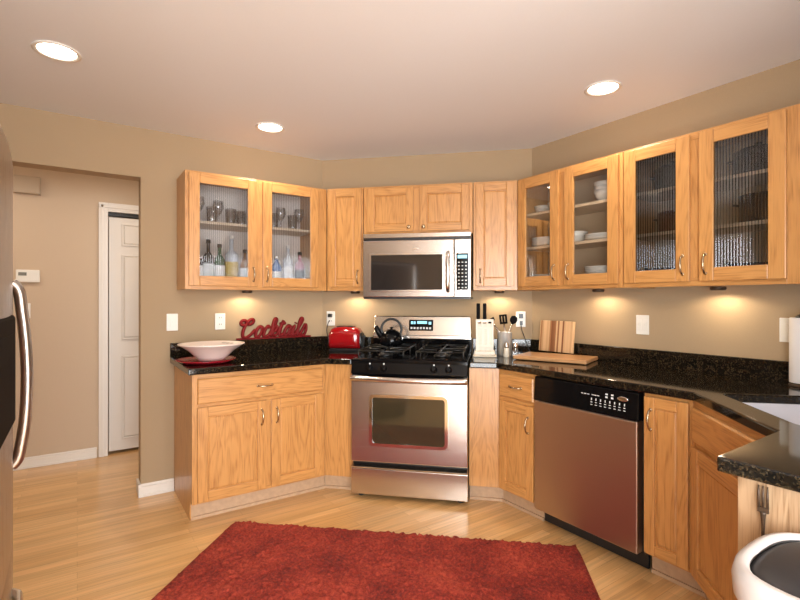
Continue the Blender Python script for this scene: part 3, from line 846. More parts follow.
# local: front faces +x
m = MB(); m.box(-29.5, -35.8, .6, -3.0, -.1, 68.6); m.build('body', plain('fridge_side_grey', (0.10, 0.09, 0.085), 0.4), t, bevel=.3)
def bowed(m, z0, z1, rtop=0.0):
    """door slab bowed slightly outward across its width, rounded top edge"""
    n = 14; secs = []
    zs = [z0, z1 - 1.6, z1 - .9, z1 - .35, z1] ; ins = [0, 0, .12 * rtop, .5 * rtop, 1.3 * rtop]
    grid = []
    for z, i in zip(zs, ins):
        row = []
        for k in range(n + 1):
            q = -36 + 36 * k / n; b = 0.9 * (1 - ((q + 18) / 18) ** 2)
            e = 0.5 * (1 if k in (0, n) else 0)
            row.append(m.V((-.9 + b - i - e, q, z)))
        grid.append((row, [m.V((-3.0, -36, z)), m.V((-3.0, 0, z))]))
    for (a, ab), (b, bb) in zip(grid, grid[1:]):
        for k in range(n): m.F([a[k], a[k + 1], b[k + 1], b[k]], 0, True)
        m.F([a[0], b[0], bb[0], ab[0]]); m.F([a[n], b[n], bb[1], ab[1]])
        m.F([ab[0], bb[0], bb[1], ab[1]])
    for row, bk in (grid[0], grid[-1]): m.F([*row, bk[1], bk[0]])
m = MB(); bowed(m, 22.5, 69.3, 1.0); fd = m.build('door', M_dsteel, t)
m = MB(); bowed(m, 2.0, 21.9, .3); fz = m.build('freezer_drawer', M_dsteel, t)
m = MB(); m.box(-.9, -26.5, 37.0, .12, -8.6, 49.6); dsp = m.build('dispenser', M_matteblk, fd, bevel=.4)
m = MB(); m.box(.1, -24, 45.0, .2, -11, 47.6); m.build('dispenser_buttons', M_matteblk, dsp, bevel=.05)
m = MB()
hy = -5.0
m.tube(smooth_path([(-.6, hy, 53.4), (.1, hy, 52.4), (.4, hy, 50), (.75, hy, 46), (.9, hy, 41.6), (.75, hy, 37), (.4, hy, 34.0), (.0, hy, 31.8), (-.6, hy, 31.0)], 5), .62, 12, flat=1.1)
m.build('handle', M_hsteel, fd)
m = MB(); m.tube(smooth_path([(-.6, -8.0, 17), (.0, -8.6, 17), (.4, -10, 17), (.8, -18, 17), (.4, -26, 17), (.0, -27.4, 17), (-.6, -28, 17)], 5), .5, 10); m.build('drawer_handle', M_lsteel, fz)
m = MB(); m.box(-27, -34, 0, -5, -2, .6); m.box(-3.4, -35, .1, -2.6, -1, 1.9); m.build('base_grille', M_black, t)

# ------------------------------------------------------------------ rug
n0, t0 = Vector((30.1, 112.0)), Vector((55.5, -51.2))
ue = t0.normalized(); ve = Vector((ue.y, -ue.x))          # away from the stove, towards the camera
if ve.dot(Vector((-1, -1))) < 0: ve = -ve
rlen, rwid = t0.length, 54.0
m = MB(); nx, ny = 150, 104
grid = []
for j in range(ny + 1):
    row = []
    for i in range(nx + 1):
        ex = 1.0 if 0 < i < nx and 0 < j < ny else 0.0
        jx = random.uniform(-.25, .25); jy = random.uniform(-.25, .25)
        p = n0 + ue * (rlen * i / nx + jx) + ve * (rwid * j / ny + jy)
        z = .12 if not ex else .6 + random.uniform(-.28, .28)
        row.append(m.V((p.x, p.y, z)))
    grid.append(row)
for j in range(ny):
    for i in range(nx): m.F([grid[j][i], grid[j][i + 1], grid[j + 1][i + 1], grid[j + 1][i]], 0, True)
bot = [m.V((*(n0 + ue * a + ve * b), .02)) for a, b in ((0, 0), (rlen, 0), (rlen, rwid), (0, rwid))]
m.F(bot)
edge = [grid[0][i] for i in range(nx)] + [grid[j][nx] for j in range(ny)] + [grid[ny][i] for i in range(nx, 0, -1)] + [grid[j][0] for j in range(ny, 0, -1)]
cn = [(0, 0, nx), (1, nx, nx + ny), (2, nx + ny, 2 * nx + ny), (3, 2 * nx + ny, 2 * nx + 2 * ny)]
E_ = edge + [edge[0]]
for c_, a, b in cn:
    m.F(E_[a:b + 1] + [bot[(c_ + 1) % 4], bot[c_]])
rug = m.build('rug', M_rug); tag(rug, 'red shag rug lying on the wood floor in front of the stove', 'rug')

# ------------------------------------------------------------------ trash can
t = thing('trash_can', 'steel trash can with white rim and grey lid beside the right end panel', 'trash can', (46.5, 10.4, 0), 0)
def oval(a, b, e=3.0, n=40):
    out = []
    for k in range(n):
        q = 2 * math.pi * k / n; c_, s_ = math.cos(q), math.sin(q)
        out.append((a * math.copysign(abs(c_) ** (2 / e), c_), b * math.copysign(abs(s_) ** (2 / e), s_)))
    return out
def loft(m, rings, mi=0, cap0=True, cap1=True):
    R = [[m.V(p) for p in r] for r in rings]; n = len(R[0])
    for a, b in zip(R, R[1:]):
        for k in range(n): m.F([a[k], a[(k + 1) % n], b[(k + 1) % n], b[k]], mi, True)
    if cap0: m.F(R[0][::-1], mi)
    if cap1: m.F(R[-1], mi)
def ov(a, b, z): return [(x, y, z) for x, y in oval(a, b)]
m = MB(); loft(m, [ov(5.7, 5.0, 0), ov(5.9, 5.2, .3), ov(6.6, 5.9, 28.6)]); m.build('body', steel('can_steel', (0.40, 0.37, 0.35), 0.3, 2), t)
m = MB(); loft(m, [ov(6.6, 6.0, 28.4), ov(6.75, 6.2, 28.8), ov(6.8, 6.3, 30.1), ov(6.6, 6.1, 30.9), ov(6.1, 5.6, 31.1), ov(5.8, 5.2, 30.7)], cap1=False); m.build('rim', plain('off_white_rim', (0.56, 0.52, 0.50), 0.3), t)
m = MB(); loft(m, [ov(5.95, 5.25, 30.0), ov(5.9, 5.2, 30.5), ov(5.2, 4.5, 30.85), ov(3, 2.5, 31.0)]); m.build('lid', M_lid, t)

# ------------------------------------------------------------------ red script sign on the backsplash ledge
t = thing('sign', 'red cursive Cocktails sign standing on the left backsplash ledge', 'sign', (38.0, YA - .45, CT + 3.92), 0)
m = MB(); m.box(0, -.35, 0, 23.0, .35, .5); m.build('base_bar', M_signred, t, bevel=.08)
GL = {
 'C': (1.02, [[(.32, .60), (.14, .58), (.02, .72), (.08, .90), (.26, .90), (.40, .72), (.56, .60), (.72, .70), (.76, .92), (.62, 1.0), (.46, .86), (.32, .52), (.28, .22), (.36, .04), (.56, .0), (.80, .12), (1.0, .32)]]),
 'o': (.50, [[(.36, .42), (.18, .42), (.06, .22), (.14, .03), (.32, .04), (.42, .24), (.34, .43), (.48, .34), (.56, .36)]]),
 'c': (.46, [[(.38, .36), (.24, .45), (.08, .26), (.12, .04), (.28, .01), (.50, .16)]]),
 'k': (.50, [[(0, .14), (.18, .5), (.24, .88), (.16, 1.0), (.08, .8), (.08, 0)], [(.08, .18), (.26, .44), (.38, .38), (.30, .24), (.14, .22), (.30, .04), (.52, .12)]]),
 't': (.38, [[(0, .12), (.14, .5), (.20, .86), (.13, .3), (.18, .03), (.40, .12)], [(.0, .58), (.36, .66)]]),
 'a': (.54, [[(.40, .38), (.22, .44), (.06, .22), (.14, .02), (.30, .10), (.42, .42), (.40, .12), (.46, .02), (.58, .12)]]),
 'i': (.30, [[(0, .12), (.10, .44), (.10, .10), (.18, .02), (.32, .12)], [(.13, .60), (.15, .66)]]),
 'l': (.34, [[(0, .12), (.18, .5), (.26, .88), (.18, 1.0), (.10, .84), (.10, .14), (.18, .02), (.36, .12)]]),
 's': (.36, [[(0, .12), (.18, .50), (.30, .30), (.28, .08), (.12, .0), (.02, .08)]]),
}
cx = 0.0; sc = 4.8; sz = 5.15
ly = lambda y: y * 1.38 if y < .45 else .621 + (y - .45) * .76
for ch in 'Cocktails':
    adv, strokes = GL[ch]
    m = MB()
    for stk in strokes:
        P = smooth_path([((cx + x + .28 * ly(y)) * sc + .1, 0,   .55 + ly(y) * sz) for x, y in stk], 5)
        m.tube(P, .58, 8, flat=.8)
    m.build('letter', M_signred, t)
    cx += adv

# ------------------------------------------------------------------ bowl on red tray
bx, by = 28.0, 126.2
t = MB(); t.lathe([(4.6, 0), (5.6, .1), (6.9, .75), (7.05, .95), (6.7, .85), (5.4, .4), (4.4, .3)], (0, 0, 0), 40)
tray = t.build('plate', M_trayred, loc=(bx - 1.4, by - 1.4, CT)); tag(tray, 'shallow red plate under the big bowl at the left counter end', 'plate')
t = thing('bowl', 'wide pinkish white bowl sitting on a red plate on the left counter', 'bowl', (bx, by - .8, CT + .42))
m = MB(); m.lathe([(2.8, 0), (3.3, .15), (3.9, 1.0), (5.6, 2.6), (7.6, 3.9), (7.95, 4.1), (7.85, 4.25), (7.4, 4.15), (5.3, 3.1), (3.4, 1.3), (2.7, .7)], (0, 0, 0), 48); m.build('body', M_pink, t)
m = MB()
for a in (-.1, .12, .3): m.lathe([(.62, 0), (.5, .06)], (6.6 * math.cos(a + .55), 6.6 * math.sin(a + .55), 3.72), 12, sx=1.3, sy=.6)
m.build('painted_leaves', M_bronze, t)

# ------------------------------------------------------------------ toaster
t = thing('toaster', 'glossy red toaster on the counter corner left of the stove', 'toaster', at('D', -48.9, 8.1, CT), ROT['D'])
# local x right, y into wall
def rsec(x, y0, y1, z0, z1, r, n=5): return [(x, p, q) for p, q in rrect(y0, y1, z0, z1, r, n)]
m = MB()
loft(m, [rsec(.25, 1.2, 5.3, 1.2, 5.0, 1.2), rsec(.45, .6, 5.9, .7, 6.1, 1.7), rsec(1.1, .2, 6.3, .6, 6.9, 2.2), rsec(2.2, .0, 6.5, .6, 7.3, 2.5), rsec(5.2, -.1, 6.6, .6, 7.5, 2.6), rsec(8.2, 0, 6.5, .6, 7.3, 2.5), rsec(9.3, .2, 6.3, .6, 6.9, 2.2), rsec(9.9, .6, 5.9, .7, 6.1, 1.7), rsec(10.1, 1.2, 5.3, 1.2, 5.0, 1.2)])
m.build('shell', M_red, t)
m = MB(); m.box(.7, .3, 0, 9.9, 6.2, .75); m.build('base', M_black, t, bevel=.15)
m = MB(); loft(m, [rsec(9.8, 1.0, 5.5, .9, 5.6, 1.4), rsec(10.5, 1.2, 5.3, 1.0, 5.4, 1.4)]); m.box(10.5, 2.8, 4.0, 11.2, 3.9, 4.7); m.build('lever_end', M_black, t, bevel=.1)
m = MB(); m.box(2.6, 1.8, 7.2, 7.8, 2.6, 7.52); m.box(2.6, 3.9, 7.2, 7.8, 4.7, 7.52); m.build('slots', M_black, t)
m = MB()
a_ = Vector((0, 0, 0))
m.tube(smooth_path([(1.0, 5.5, 2.2), (-1.2, 6.2, 3.0), (-2.2, 6.4, 5.5), (-1.8, 6.4, 8.0), (-1.4, 6.9, 9.0)], 6), .14, 6)
m.build('power_cord', M_black, t)

# ------------------------------------------------------------------ outlets and switches
def plate_mesh(t, w=2.8, h=4.6, kind='outlet', gang=1):
    m = MB(); m.box(-w / 2, -.22, -h / 2, w / 2, -.01, h / 2); m.build('cover_plate', M_white, t, bevel=.1)
    if kind == 'outlet':
        for dz in (-1, 1):
            m = MB(); m.lathe([(.68, 0), (.66, .1)], (0, -.2, dz * .95), 18, axis='y'); r_ = m.build('receptacle', M_white, t)
            m = MB(); m.box(-.32, -.33, dz * .95 - .05, -.2, -.28, dz * .95 + .38); m.box(.2, -.33, dz * .95 - .05, .32, -.28, dz * .95 + .38); m.build('slots', M_black, r_)
    else:
        for g in range(gang):
            gx = (g - (gang - 1) / 2) * 1.5
            m = MB(); m.box(gx - .5, -.3, -1.3, gx + .5, -.2, 1.3); m.box(gx - .16, -.6, -.1, gx + .16, -.28, .45); m.build('toggle', M_white, t, bevel=.05)
GO = 'wall outlets and switches'
def outlet(label, F, u, z, kind='outlet', w=2.8, gang=1):
    t = thing('wall_outlet' if kind == 'outlet' else 'light_switch', label, 'outlet' if kind == 'outlet' else 'switch', at(F, u, 0, z), ROT[F], GO)
    plate_mesh(t, w, 4.6, kind, gang); return t
outlet('white switch plate on the wall strip next to the hall opening', 'A', 21.2, 45.3, 'switch')
outlet('white outlet on the tan wall left of the red sign', 'A', 33.6, 45.2)
o3 = outlet('white outlet with a black plug above the red toaster', 'D', -50.3, 45.4)
m = MB(); m.box(-.55, -1.5, .4, .55, -.3, 1.5); p = m.build('plug', M_black); tag(p, 'black plug pushed into the outlet above the toaster', 'plug')
p.location = o3.location; p.rotation_euler = o3.rotation_euler
o4 = outlet('white outlet with plugs behind the utensils, right of the stove', 'D', 8.8, 45.6)
m = MB(); m.box(-.6, -1.6, .3, .6, -.3, 1.6); m.box(-.3, -1.2, -1.7, .5, -.3, -.5)
m.tube(smooth_path([(0, -1.2, -1.5), (.2, -1.6, -3.0), (.9, -1.5, -5.0), (1.6, -1.4, -7.0), (2.6, -1.6, -9.6)], 5), .13, 6)
p = m.build('power_plug', M_black); p.location = o4.location; p.rotation_euler = o4.rotation_euler
tag(p, 'black plugs and hanging cord in the outlet behind the utensils', 'plug')
outlet('white double switch plate on the right wall above the dishwasher', 'B', -61.05, 45.4, 'switch', 3.1, 2)
outlet('white plate on the right wall just behind the paper towels', 'B', -33.0, 45.6, 'switch')

# ------------------------------------------------------------------ kettle
kx, ky = 7.3, 19.0
c = at('D', -35.5 + 6.9, 27 - 18.0, 38.15)
t = thing('kettle', 'black tea kettle with a tall hoop handle on the stove burner', 'kettle', c, ROT['D'] + 5)
m = MB(); m.lathe([(2.7, 0), (3.2, .15), (3.45, 1.0), (3.3, 2.2), (2.6, 3.5), (1.5, 4.2), (1.3, 4.3)], seg=32); m.build('body', M_blackgl, t)
m = MB(); m.lathe([(1.35, 4.25), (1.2, 4.5), (.4, 4.6), (.3, 4.75), (.55, 4.9), (.5, 5.2), (.2, 5.3)], seg=20); m.build('lid', M_blackgl, t)
m = MB(); m.tube(smooth_path([(-2.4, 0, 2.2), (-3.5, 0, 3.2), (-4.4, 0, 4.9), (-4.7, 0, 5.4)], 5), [1.0 - .025 * k for k in range(16)], 12); m.build('spout', M_blackgl, t)
m = MB()
P = [(2.95 * math.sin(a), 0, 4.6 + 2.95 * math.cos(a)) for a in [math.radians(-140 + 280 * k / 30) for k in range(31)]]
m.tube(P, .36, 10); m.build('handle', M_black, t)

# ------------------------------------------------------------------ knife holder, utensil crock, shakers
kb = at('D', -1.6, 12.5, CT)
t = thing('knife_block', 'ivory slotted knife holder on the counter right of the stove', 'knife block', kb, ROT['D'])
m = MB(); m.box(-3.2, -2.6, 0, 3.2, 2.6, .45); m.box(-2.8, -2.2, .45, 2.8, 2.2, 1.6); m.build('base', M_ivory, t, bevel=.2)
m = MB()
for x in (-2.1, -.7, .7, 2.1):
    m.box(x - .28, -1.7, 1.6, x + .28, -1.3, 10.1); m.box(x - .28, 1.3, 1.6, x + .28, 1.7, 10.1)
m.box(-2.35, -1.72, 2.6, 2.35, -1.28, 3.3); m.box(-2.35, -1.72, 7.6, 2.35, -1.28, 8.1); m.box(-2.75, -1.75, 8.6, 2.75, 1.75, 9.3) if False else None
for (x0, y0, x1, y1) in ((-2.4, -1.75, 2.4, -1.2), (-2.4, 1.2, 2.4, 1.75), (-2.4, -1.2, -1.9, 1.2), (1.9, -1.2, 2.4, 1.2), (-.3, -1.2, .3, 1.2)): m.box(x0, y0, 9.6, x1, y1, 10.2)
m.box(-2.0, -.9, 1.6, 2.0, 1.1, 9.0)
m.build('slotted_frame', M_ivory, t, bevel=.06)
for dx, hh, lab in ((-1.75, 12.9, 'black handled knife on the left of the ivory knife holder'), (.0, 12.7, 'black handled knife on the right of the ivory knife holder')):
    k_ = at('D', -1.6 + dx, 12.5, CT + 9.3)
    t = thing('knife', lab, 'knife', k_, ROT['D'], 'knives in the holder')
    m = MB(); m.box(-.35, -.25, 0.2, .35, .25, .9); m.build('bolster', M_chrome, t)
    m = MB(); m.box(-.5, -.35, .9, .5, .35, 5.3); m.build('handle', M_matteblk, t, bevel=.2)
cr = at('D', 3.9, 8.8, CT)
t = thing('utensil_crock', 'steel utensil canister holding black cooking tools', 'canister', cr)
m = MB(); m.lathe([(1.9, 0), (2.0, .1), (2.0, 6.4), (2.05, 6.5), (1.9, 6.5), (1.85, .5)], seg=28); m.build('body', M_can, t)
ut = [(-1.1, -.5, -3.6, 3.2, 'ladle', 'black ladle leaning left in the utensil canister'), (.2, .9, -.7, 2.6, 'turner', 'black slotted turner standing in the utensil canister'), (.9, -.1, 1.9, 1.6, 'spoon', 'black spoon leaning right in the utensil canister')]
for dx, dy, lean, hh, nm, lab in ut:
    t = thing(nm, lab, nm, (cr[0], cr[1], CT + .6), ROT['D'], 'utensils in the canister')
    m = MB(); m.tube([(dx * .2, dy, 0), (dx, dy, 5.5), (dx + lean * .6, dy, 8.2)], .22, 8); m.build('handle', M_chrome, t)
    m = MB(); m.M = Matrix.Translation((dx + lean * .6, dy, 8.1)) @ Matrix.Rotation(math.radians(lean * 9), 4, 'Y')
    if nm == 'ladle': m.lathe([(.2, 0), (1.1, .4), (1.35, 1.2), (1.2, 1.25), (.9, .6), (.1, .3)], (0, 0, .4), 18)
    elif nm == 'turner':
        for q in (-.8, 0, .8): m.box(q - .28, -.1, 0, q + .28, .1, 2.6)
        m.box(-1.08, -.1, 0, 1.08, .1, .6); m.box(-1.08, -.1, 2.2, 1.08, .1, 2.7)
    else: m.lathe([(.2, 0), (.9, .7), (1.05, 1.4), (.8, 2.2), (.1, 2.5)], (0, 0, 0), 16, sy=.35)
    m.build('head', M_matteblk, t)
for k, (u, o, lab) in enumerate(((4.2, 13.6, 'small steel and glass shaker in front of the utensil canister'), (6.6, 12.4, 'second small shaker right of the utensil canister'))):
    t = thing('shaker', lab, 'shaker', at('D', u, o, CT), 0, 'shakers by the stove')
    m = MB(); m.lathe([(.75, 0), (.8, .1), (.65, 2.3), (.6, 2.6)], seg=18); m.build('jar', M_ivory if k == 0 else M_tumbler, t)
    m = MB(); m.lathe([(.66, 2.6), (.72, 2.7), (.7, 3.5), (.45, 3.9), (.1, 4.0)], seg=18); m.build('cap', M_chrome, t)

# ------------------------------------------------------------------ cutting boards
b0 = Vector(at('B', -86.6, 3.2, CT + 1.02))
t = MB(); t.box(-5.5, -.45, 0, 5.5, .45, 8.6)
o = t.build('cutting_board', M_stripe, bevel=.15, loc=(XB - 2.2, 84.3, CT + 1.15), rotz=-90)
o.rotation_euler[0] = math.radians(-6)
tag(o, 'striped wooden cutting board standing upright against the right wall', 'cutting board')
t = thing('cutting_board', 'flat wooden cutting board lying on the counter in front of the striped one', 'cutting board', (102.2, 79.0, CT), -70)
m = MB(); m.box(-9.2, -5.6, .15, 9.2, 5.6, 1.1); m.build('board', oak('butcher_block', 0, (0.60, 0.33, 0.15), (0.36, 0.15, 0.05)), t, bevel=.2)
for fx, fy_ in ((-8.5, -4), (8.5, -4), (-8.5, 4), (8.5, 4)):
    m = MB(); m.lathe([(.5, 0), (.5, .16)], (fx, fy_, 0), 12); m.build('foot', M_black, t)

# ------------------------------------------------------------------ paper towels
t = thing('paper_towel_holder', 'paper towel roll on an upright holder at right edge of photo', 'paper towels', (108.2, 29.3, CT))
m = MB(); m.lathe([(2.7, 0), (2.7, .3), (2.3, .5), (.3, .6), (.25, 12.9)], seg=28); m.build('stand', M_bronze, t)
m = MB(); m.lathe([(.8, .65), (2.6, .65), (2.62, .75), (2.62, 12.2), (2.55, 12.3), (.8, 12.3)], seg=40); m.build('paper_roll', M_towel, t)
m = MB(); m.lathe([(1.7, 12.32), (1.75, 12.5), (1.2, 12.9), (.5, 13.1), (.6, 13.6), (.3, 13.9)], seg=20); m.build('finial', M_black, t)

# ------------------------------------------------------------------ fork ornament on the end panel
t = MB()
t.tube(smooth_path([(0, 0, 0), (0, -.1, 1.5), (0, 0, 3.4), (0, 0, 5.2)], 4), [.38, .34, .3, .26, .22, .2, .2, .2, .22, .24, .28, .34, .4], 8)
t.box(-.62, -.16, 5.1, .62, .16, 5.7)
for x in (-.5, 0, .5): t.tube([(x, 0, 5.6), (x, -.05, 7.0), (x, 0, 8.2)], [.17, .16, .09], 8)
o = t.build('fork_ornament', M_bronze, loc=(53.2, 17.7, 27.3), rotz=-90)
o.scale = (.7, .7, .8)
tag(o, 'dark metal fork ornament hanging on the pale end panel above the trash can', 'wall ornament')

# ------------------------------------------------------------------ ceiling lights and under-cabinet pucks
def spot(name, loc, power, angle, blend, color, parent, r=1.5):
    d = bpy.data.lights.new(name, 'SPOT'); d.energy = power; d.spot_size = math.radians(angle); d.spot_blend = blend
    d.color = color; d.shadow_soft_size = r * U
    o = bpy.data.objects.new(name, d); col.objects.link(o); o.parent = parent; o.location = [c * U for c in loc]
    return o
cans = [((-3.0, 105.7), 'recessed ceiling light at the far left, nearest the hall opening', 14),
        ((41.5, 121.1), 'recessed ceiling light in front of the left glass cabinet', 14),
        ((92.2, 59.1), 'recessed ceiling light in front of the right wall cabinets', 14)]
for (x, y), lab, pw in cans:
    t = thing('ceiling_light', lab, 'ceiling light', (x, y, HC), 0, 'recessed ceiling lights')
    m = MB(); m.lathe([(3.6, -.02), (3.75, -.16), (3.5, -.26), (3.1, -.2), (2.95, -.04)], seg=36, cap=False); m.build('trim_ring', M_trim, t)
    m = MB(); m.lathe([(3.0, -.04), (2.6, -.1), (.1, -.12)], seg=36); m.build('lens', M_bulb, t)
    spot('can_lamp', (0, 0, -.6), pw, 150, .8, (1.0, .90, .77), t, 2.5)
pucks = [('A', 40.0, 4.2, 'puck light under the left glass door cabinet'), ('D', -41.0, 4.2, 'puck light under the narrow cabinet left of the microwave'),
         ('D', 2.5, 4.2, 'puck light under the narrow cabinet right of the microwave'), ('B', -70.0, 4.2, 'puck light under the cabinet with white dishes'),
         ('B', -43.3, 4.2, 'puck light under the reeded glass cabinet on the right')]
for F, u, o_, lab in pucks:
    t = thing('puck_light', lab, 'cabinet light', at(F, u, o_, UZ0), 0, 'under-cabinet puck lights')
    m = MB(); m.lathe([(1.4, -.02), (1.45, -.5), (1.2, -.75)], seg=24, cap=False); m.build('housing', M_bronze, t)
    m = MB(); m.lathe([(1.25, -.6), (.1, -.62)], seg=24); m.build('lens', M_puck, t)
    spot('puck_lamp', (0, 0, -.9), 2.0, 168, .35, (1.0, .81, .56), t, .8)

# ------------------------------------------------------------------ hall wall fittings
t = thing('thermostat', 'white wall thermostat with a small display in the hall', 'thermostat', (-12.4, YH, 58.6))
m = MB(); m.box(-2.9, -1.0, -1.9, 2.9, -.01, 1.9); m.build('case', M_white, t, bevel=.25)
m = MB(); m.box(-2.3, -1.06, .1, -.3, -.95, 1.1); m.build('display', plain('grey_display', (.16, .15, .12), .3), t)
m = MB(); m.box(.5, -1.08, -1.3, 2.4, -.95, 1.3); m.build('flip_cover', M_white, t, bevel=.05)
o = MB(); o.box(-3.3, -2.0, -2.6, 3.3, -.01, 2.6); o.box(-3.1, -2.15, -2.4, 3.1, -2.0, 2.4)
o = o.build('door_chime', plain('chime_beige', (.44, .34, .24), .5), loc=(-12.6, YH, 86.2), bevel=.2); tag(o, 'beige door chime box high on the hall wall', 'door chime')
t = thing('light_switch', 'white switch plate on the hall wall behind the fridge handle', 'switch', (-13.2, YH, 48.0), 0, GO)
plate_mesh(t, 2.8, 4.6, 'switch')

# ------------------------------------------------------------------ things inside the glass cabinets
def place(obj, F, u, o, z, label, rot=0):
    obj.location = [c * U for c in at(F, u, o, z)]; obj.rotation_euler[2] = math.radians(ROT[F] + rot)
    obj['label'] = label
    return obj
cols = {'clear': plain('clear_liquor', (.55, .58, .60), .1, coat=.5), 'amber': plain('amber_liquor', (.30, .12, .03), .1, coat=.5), 'green': plain('green_bottle', (.03, .09, .04), .1, coat=.5),
        'dark': plain('dark_bottle', (.025, .015, .012), .1, coat=.5), 'blue': plain('blue_bottle', (.10, .20, .42), .1, coat=.5), 'rose': plain('rose_bottle', (.45, .16, .20), .1, coat=.5)}
LB = {'w': plain('white_paper_label', (.80, .79, .74), .7), 'y': plain('yellow_paper_label', (.62, .45, .12), .7), 'd': plain('dark_paper_label', (.06, .05, .06), .7)}
def bottle(colr, lab, r, h, neck, label, u, o, cap):
    t = thing('bottle', label, 'bottle', at('A', u, o, UZ0 + 1.72), random.uniform(-20, 20), 'bottles in the left glass cabinet')
    sh = h * .58
    m = MB(); m.lathe([(r * .92, 0), (r, .15), (r, sh), (r * .9, sh + .5), (neck, sh + 1.6), (neck * .9, h - .9), (neck, h - .8)], seg=18); m.build('body', cols[colr], t)
    m = MB(); m.lathe([(r + .03, sh * .18), (r + .03, sh * .78)], seg=18, cap=False); m.build('paper_label', LB[lab], t)
    m = MB(); m.lathe([(neck + .08, h - 1.0), (neck + .1, h - .1), (neck * .8, h)], seg=14); m.build('cap', cap, t)
bl = [('dark', 'w', 1.45, 10.2, .5, 'dark bottle with a white label, leftmost in the left glass cabinet', 26.0, 7.2, M_black),
      ('dark', 'w', 1.4, 11.8, .5, 'tall dark bottle, second from the left in the left glass cabinet', 29.0, 6.6, M_black),
      ('green', 'w', 1.4, 10.6, .5, 'green bottle, third from the left in the left glass cabinet', 31.6, 7.9, M_black),
      ('clear', 'y', 1.75, 13.2, .55, 'tall clear bottle with yellow label behind the left glass door', 35.0, 6.8, M_white),
      ('amber', 'w', 1.35, 9.6, .5, 'amber bottle nearest the left door handle', 38.6, 7.0, M_bronze),
      ('blue', 'w', 1.4, 7.6, .6, 'short blue bottle, leftmost behind the second glass door', 43.8, 7.8, M_white),
      ('dark', 'd', 1.35, 10.0, .5, 'dark bottle standing behind the short blue bottle', 45.6, 4.6, M_black),
      ('blue', 'w', 1.5, 8.2, .6, 'squat blue bottle left of the tall clear one in the second door', 47.4, 7.6, M_lsteel),
      ('clear', 'w', 1.5, 11.6, .5, 'tall clear bottle with white label behind the second glass door', 51.0, 7.2, M_white),
      ('rose', 'd', 1.45, 9.8, .55, 'rose tinted bottle, rightmost in the left glass cabinet', 54.6, 7.2, M_black)]
for b in bl: bottle(*b)
def drink_glass(kind):
    m = MB()
    if kind == 'tumbler': m.lathe([(1.2, 0), (1.25, .1), (1.5, 4.2), (1.42, 4.2), (1.15, .4)], seg=18)
    else: m.lathe([(1.3, 0), (1.2, .12), (.25, .3), (.2, 2.6), (.9, 3.4), (1.5, 4.8), (1.35, 6.6), (1.28, 6.6), (1.4, 4.8), (.8, 3.5)], seg=18)
    o = m.build('tumbler' if kind == 'tumbler' else 'wine_glass', M_tumbler); o['category'] = 'glass'; o['group'] = 'glasses on the left cabinet shelf'
    return o
pt, pw_ = drink_glass('tumbler'), drink_glass('wine')
spots = [('w', 26.4, 7.5, 'wine glass at the left end of the left cabinet shelf'), ('t', 29.6, 8.0, 'tumbler right of the leftmost wine glass on the shelf'), ('w', 32.0, 4.5, 'wine glass at the back, above the green bottle'),
         ('t', 34.6, 7.6, 'tumbler above the tall clear bottle with the yellow label'), ('t', 37.8, 6.0, 'tumbler on the shelf above the amber bottle'),
         ('w', 44.0, 4.8, 'wine glass at the back above the short blue bottle'), ('t', 46.6, 7.4, 'tumbler on the shelf above the squat blue bottle'), ('w', 49.6, 5.0, 'wine glass on the shelf in the middle of the second glass door'),
         ('t', 52.2, 7.6, 'tumbler on the shelf above the tall white labelled bottle'), ('w', 55.0, 5.6, 'wine glass at the right end of the left cabinet shelf')]
first = {'w': True, 't': True}
for k, u, o_, lab in spots:
    src = pw_ if k == 'w' else pt
    ob = src if first[k] else copy_tree(src)
    first[k] = False
    place(ob, 'A', u, o_, 71.77, lab)

def dish(kind):
    m = MB()
    if kind == 'bowl': m.lathe([(1.4, 0), (1.6, .2), (2.6, 1.6), (3.0, 2.9), (2.85, 2.9), (2.4, 1.7), (1.3, .5)], seg=28)
    elif kind == 'plate': m.lathe([(2.4, 0), (2.8, .05), (4.3, .55), (4.4, .68), (4.2, .66), (2.7, .28)], seg=32)
    elif kind == 'mug': m.lathe([(1.5, 0), (1.65, .1), (1.7, 3.7), (1.55, 3.7), (1.5, .4)], seg=24); m.tube(smooth_path([(1.6, 0, 3.0), (2.6, 0, 2.9), (2.7, 0, 1.6), (1.6, 0, .8)], 4), .22, 8)
    o = m.build('bowl' if kind == 'bowl' else 'mug' if kind == 'mug' else 'dinner_plate', M_china)
    o['category'] = {'bowl': 'bowl', 'plate': 'plate', 'mug': 'mug'}[kind]; o['group'] = {'bowl': 'white bowls in the right cabinet', 'plate': 'white plates in the right cabinet', 'mug': 'white mugs'}[kind]
    return o
SZ = [UZ0 + 1.72, 65.57, 74.57]
protos = {k: [dish(k), True] for k in ('bowl', 'plate')}
def put(k, u, o_, z, lab, sc=1.0):
    src, fresh = protos[k]
    ob = src if fresh else copy_tree(src)
    protos[k][1] = False
    place(ob, 'B', u, o_, z, lab)
    ob.scale = (sc, sc, sc)
ordn = ['bottom', 'second lowest', 'middle', 'second highest', 'topmost']
small = .82
put('bowl', -85.7, 5.6, SZ[2], 'white bowl at the left on the top shelf behind the first clear door', small)
put('bowl', -80.6, 6.4, SZ[2], 'white bowl at the right on the top shelf behind the first clear door', small)
for k in range(5): put('plate', -83.6, 6.2, SZ[1] + k * .42, ordn[k] + ' plate of the middle shelf stack behind the first clear door')
for k in range(5): put('plate', -83.6, 6.2, SZ[0] + k * .42, ordn[k] + ' plate of the low stack on the cabinet floor behind the first clear door')
for k in range(3): put('bowl', -66.2, 6.6, SZ[2] + k * .95, ['lowest', 'middle', 'highest'][k] + ' bowl of the top shelf stack behind the second clear door')
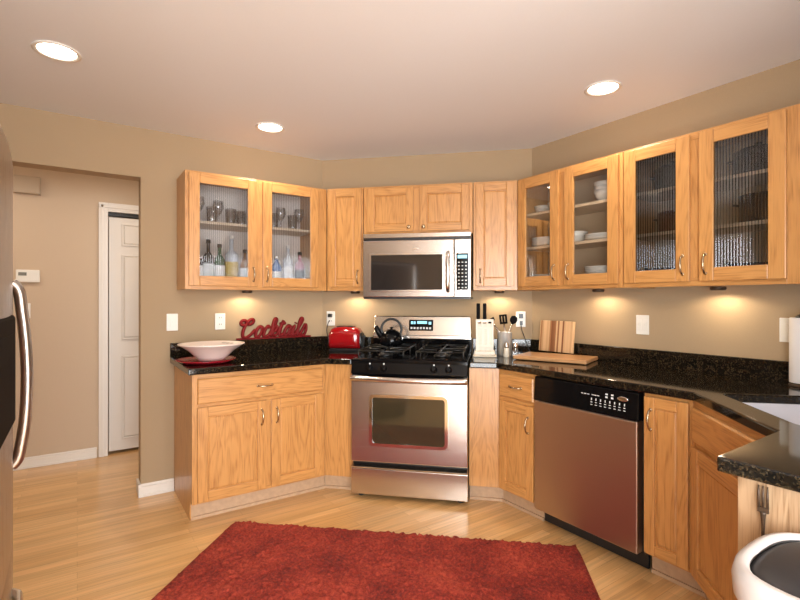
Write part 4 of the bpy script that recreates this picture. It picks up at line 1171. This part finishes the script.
for k in range(3): put('plate', -67.2, 6.4, SZ[1] + k * .42, ['lowest', 'middle', 'highest'][k] + ' plate of the middle shelf stack behind the second clear door')
put('bowl', -74.8, 6.5, SZ[1], 'white bowl left of the plates on the middle shelf behind the second clear door')
ord8 = ['bottom', 'second', 'third', 'fourth', 'fifth', 'sixth', 'second highest', 'topmost']
for k in range(8): put('plate', -67.2, 6.4, SZ[0] + k * .42, ord8[k] + ' plate of the tall bottom stack behind the second clear door')

def pot(label, u, o_, z, r, h, mat, lid=False, handle=True):
    t = thing('cooking_pot' if h > 2.4 else 'frying_pan', label, 'pot' if h > 2.4 else 'pan', at('B', u, o_, z), ROT['B'], 'cookware behind the reeded glass')
    m = MB(); m.lathe([(r * .9, 0), (r, .3), (r, h), (r + .15, h + .1), (r - .12, h), (r * .9, .4)], seg=30); m.build('body', mat, t)
    m = MB()
    if h > 2.4:
        for s_ in (-1, 1): m.tube(smooth_path([(s_ * (r - .05), -.9, h * .75), (s_ * (r + .9), -.7, h * .78), (s_ * (r + .9), .7, h * .78), (s_ * (r - .05), .9, h * .75)], 4), .18, 8)
    else: m.tube([(r * -.7, r * -.62, h * .7), (r * -.7 - .7, r * -.62 - 1.0, h + .25)], .28, 8)
    m.build('handle', M_black, t)
    if lid:
        m = MB(); m.lathe([(r + .1, h + .1), (r * .8, h + .6), (.5, h + 1.0), (.4, h + 1.3), (.7, h + 1.7), (.2, h + 1.8)], seg=30); m.build('lid', mat, t)
pot('brown pot on the middle shelf behind the left reeded door', -50.4, 6.0, SZ[1], 3.6, 4.2, M_potred)
pot('wide dark pan at the bottom behind the left reeded door', -51.4, 6.2, SZ[0], 4.4, 2.2, M_pot)
pot('dark lidded pot on the top shelf behind the left reeded door', -51.0, 6.0, SZ[2], 3.7, 4.6, M_pot, True)
pot('large dark pot on the middle shelf behind the right reeded door', -34.6, 6.2, SZ[1], 4.1, 5.0, M_pot)
pot('dark pan at the bottom behind the right reeded door', -35.6, 6.2, SZ[0], 4.4, 2.3, M_pot)
pot('dark lidded pot on the top shelf behind the right reeded door', -35.8, 6.0, SZ[2], 3.9, 4.4, M_pot, True)
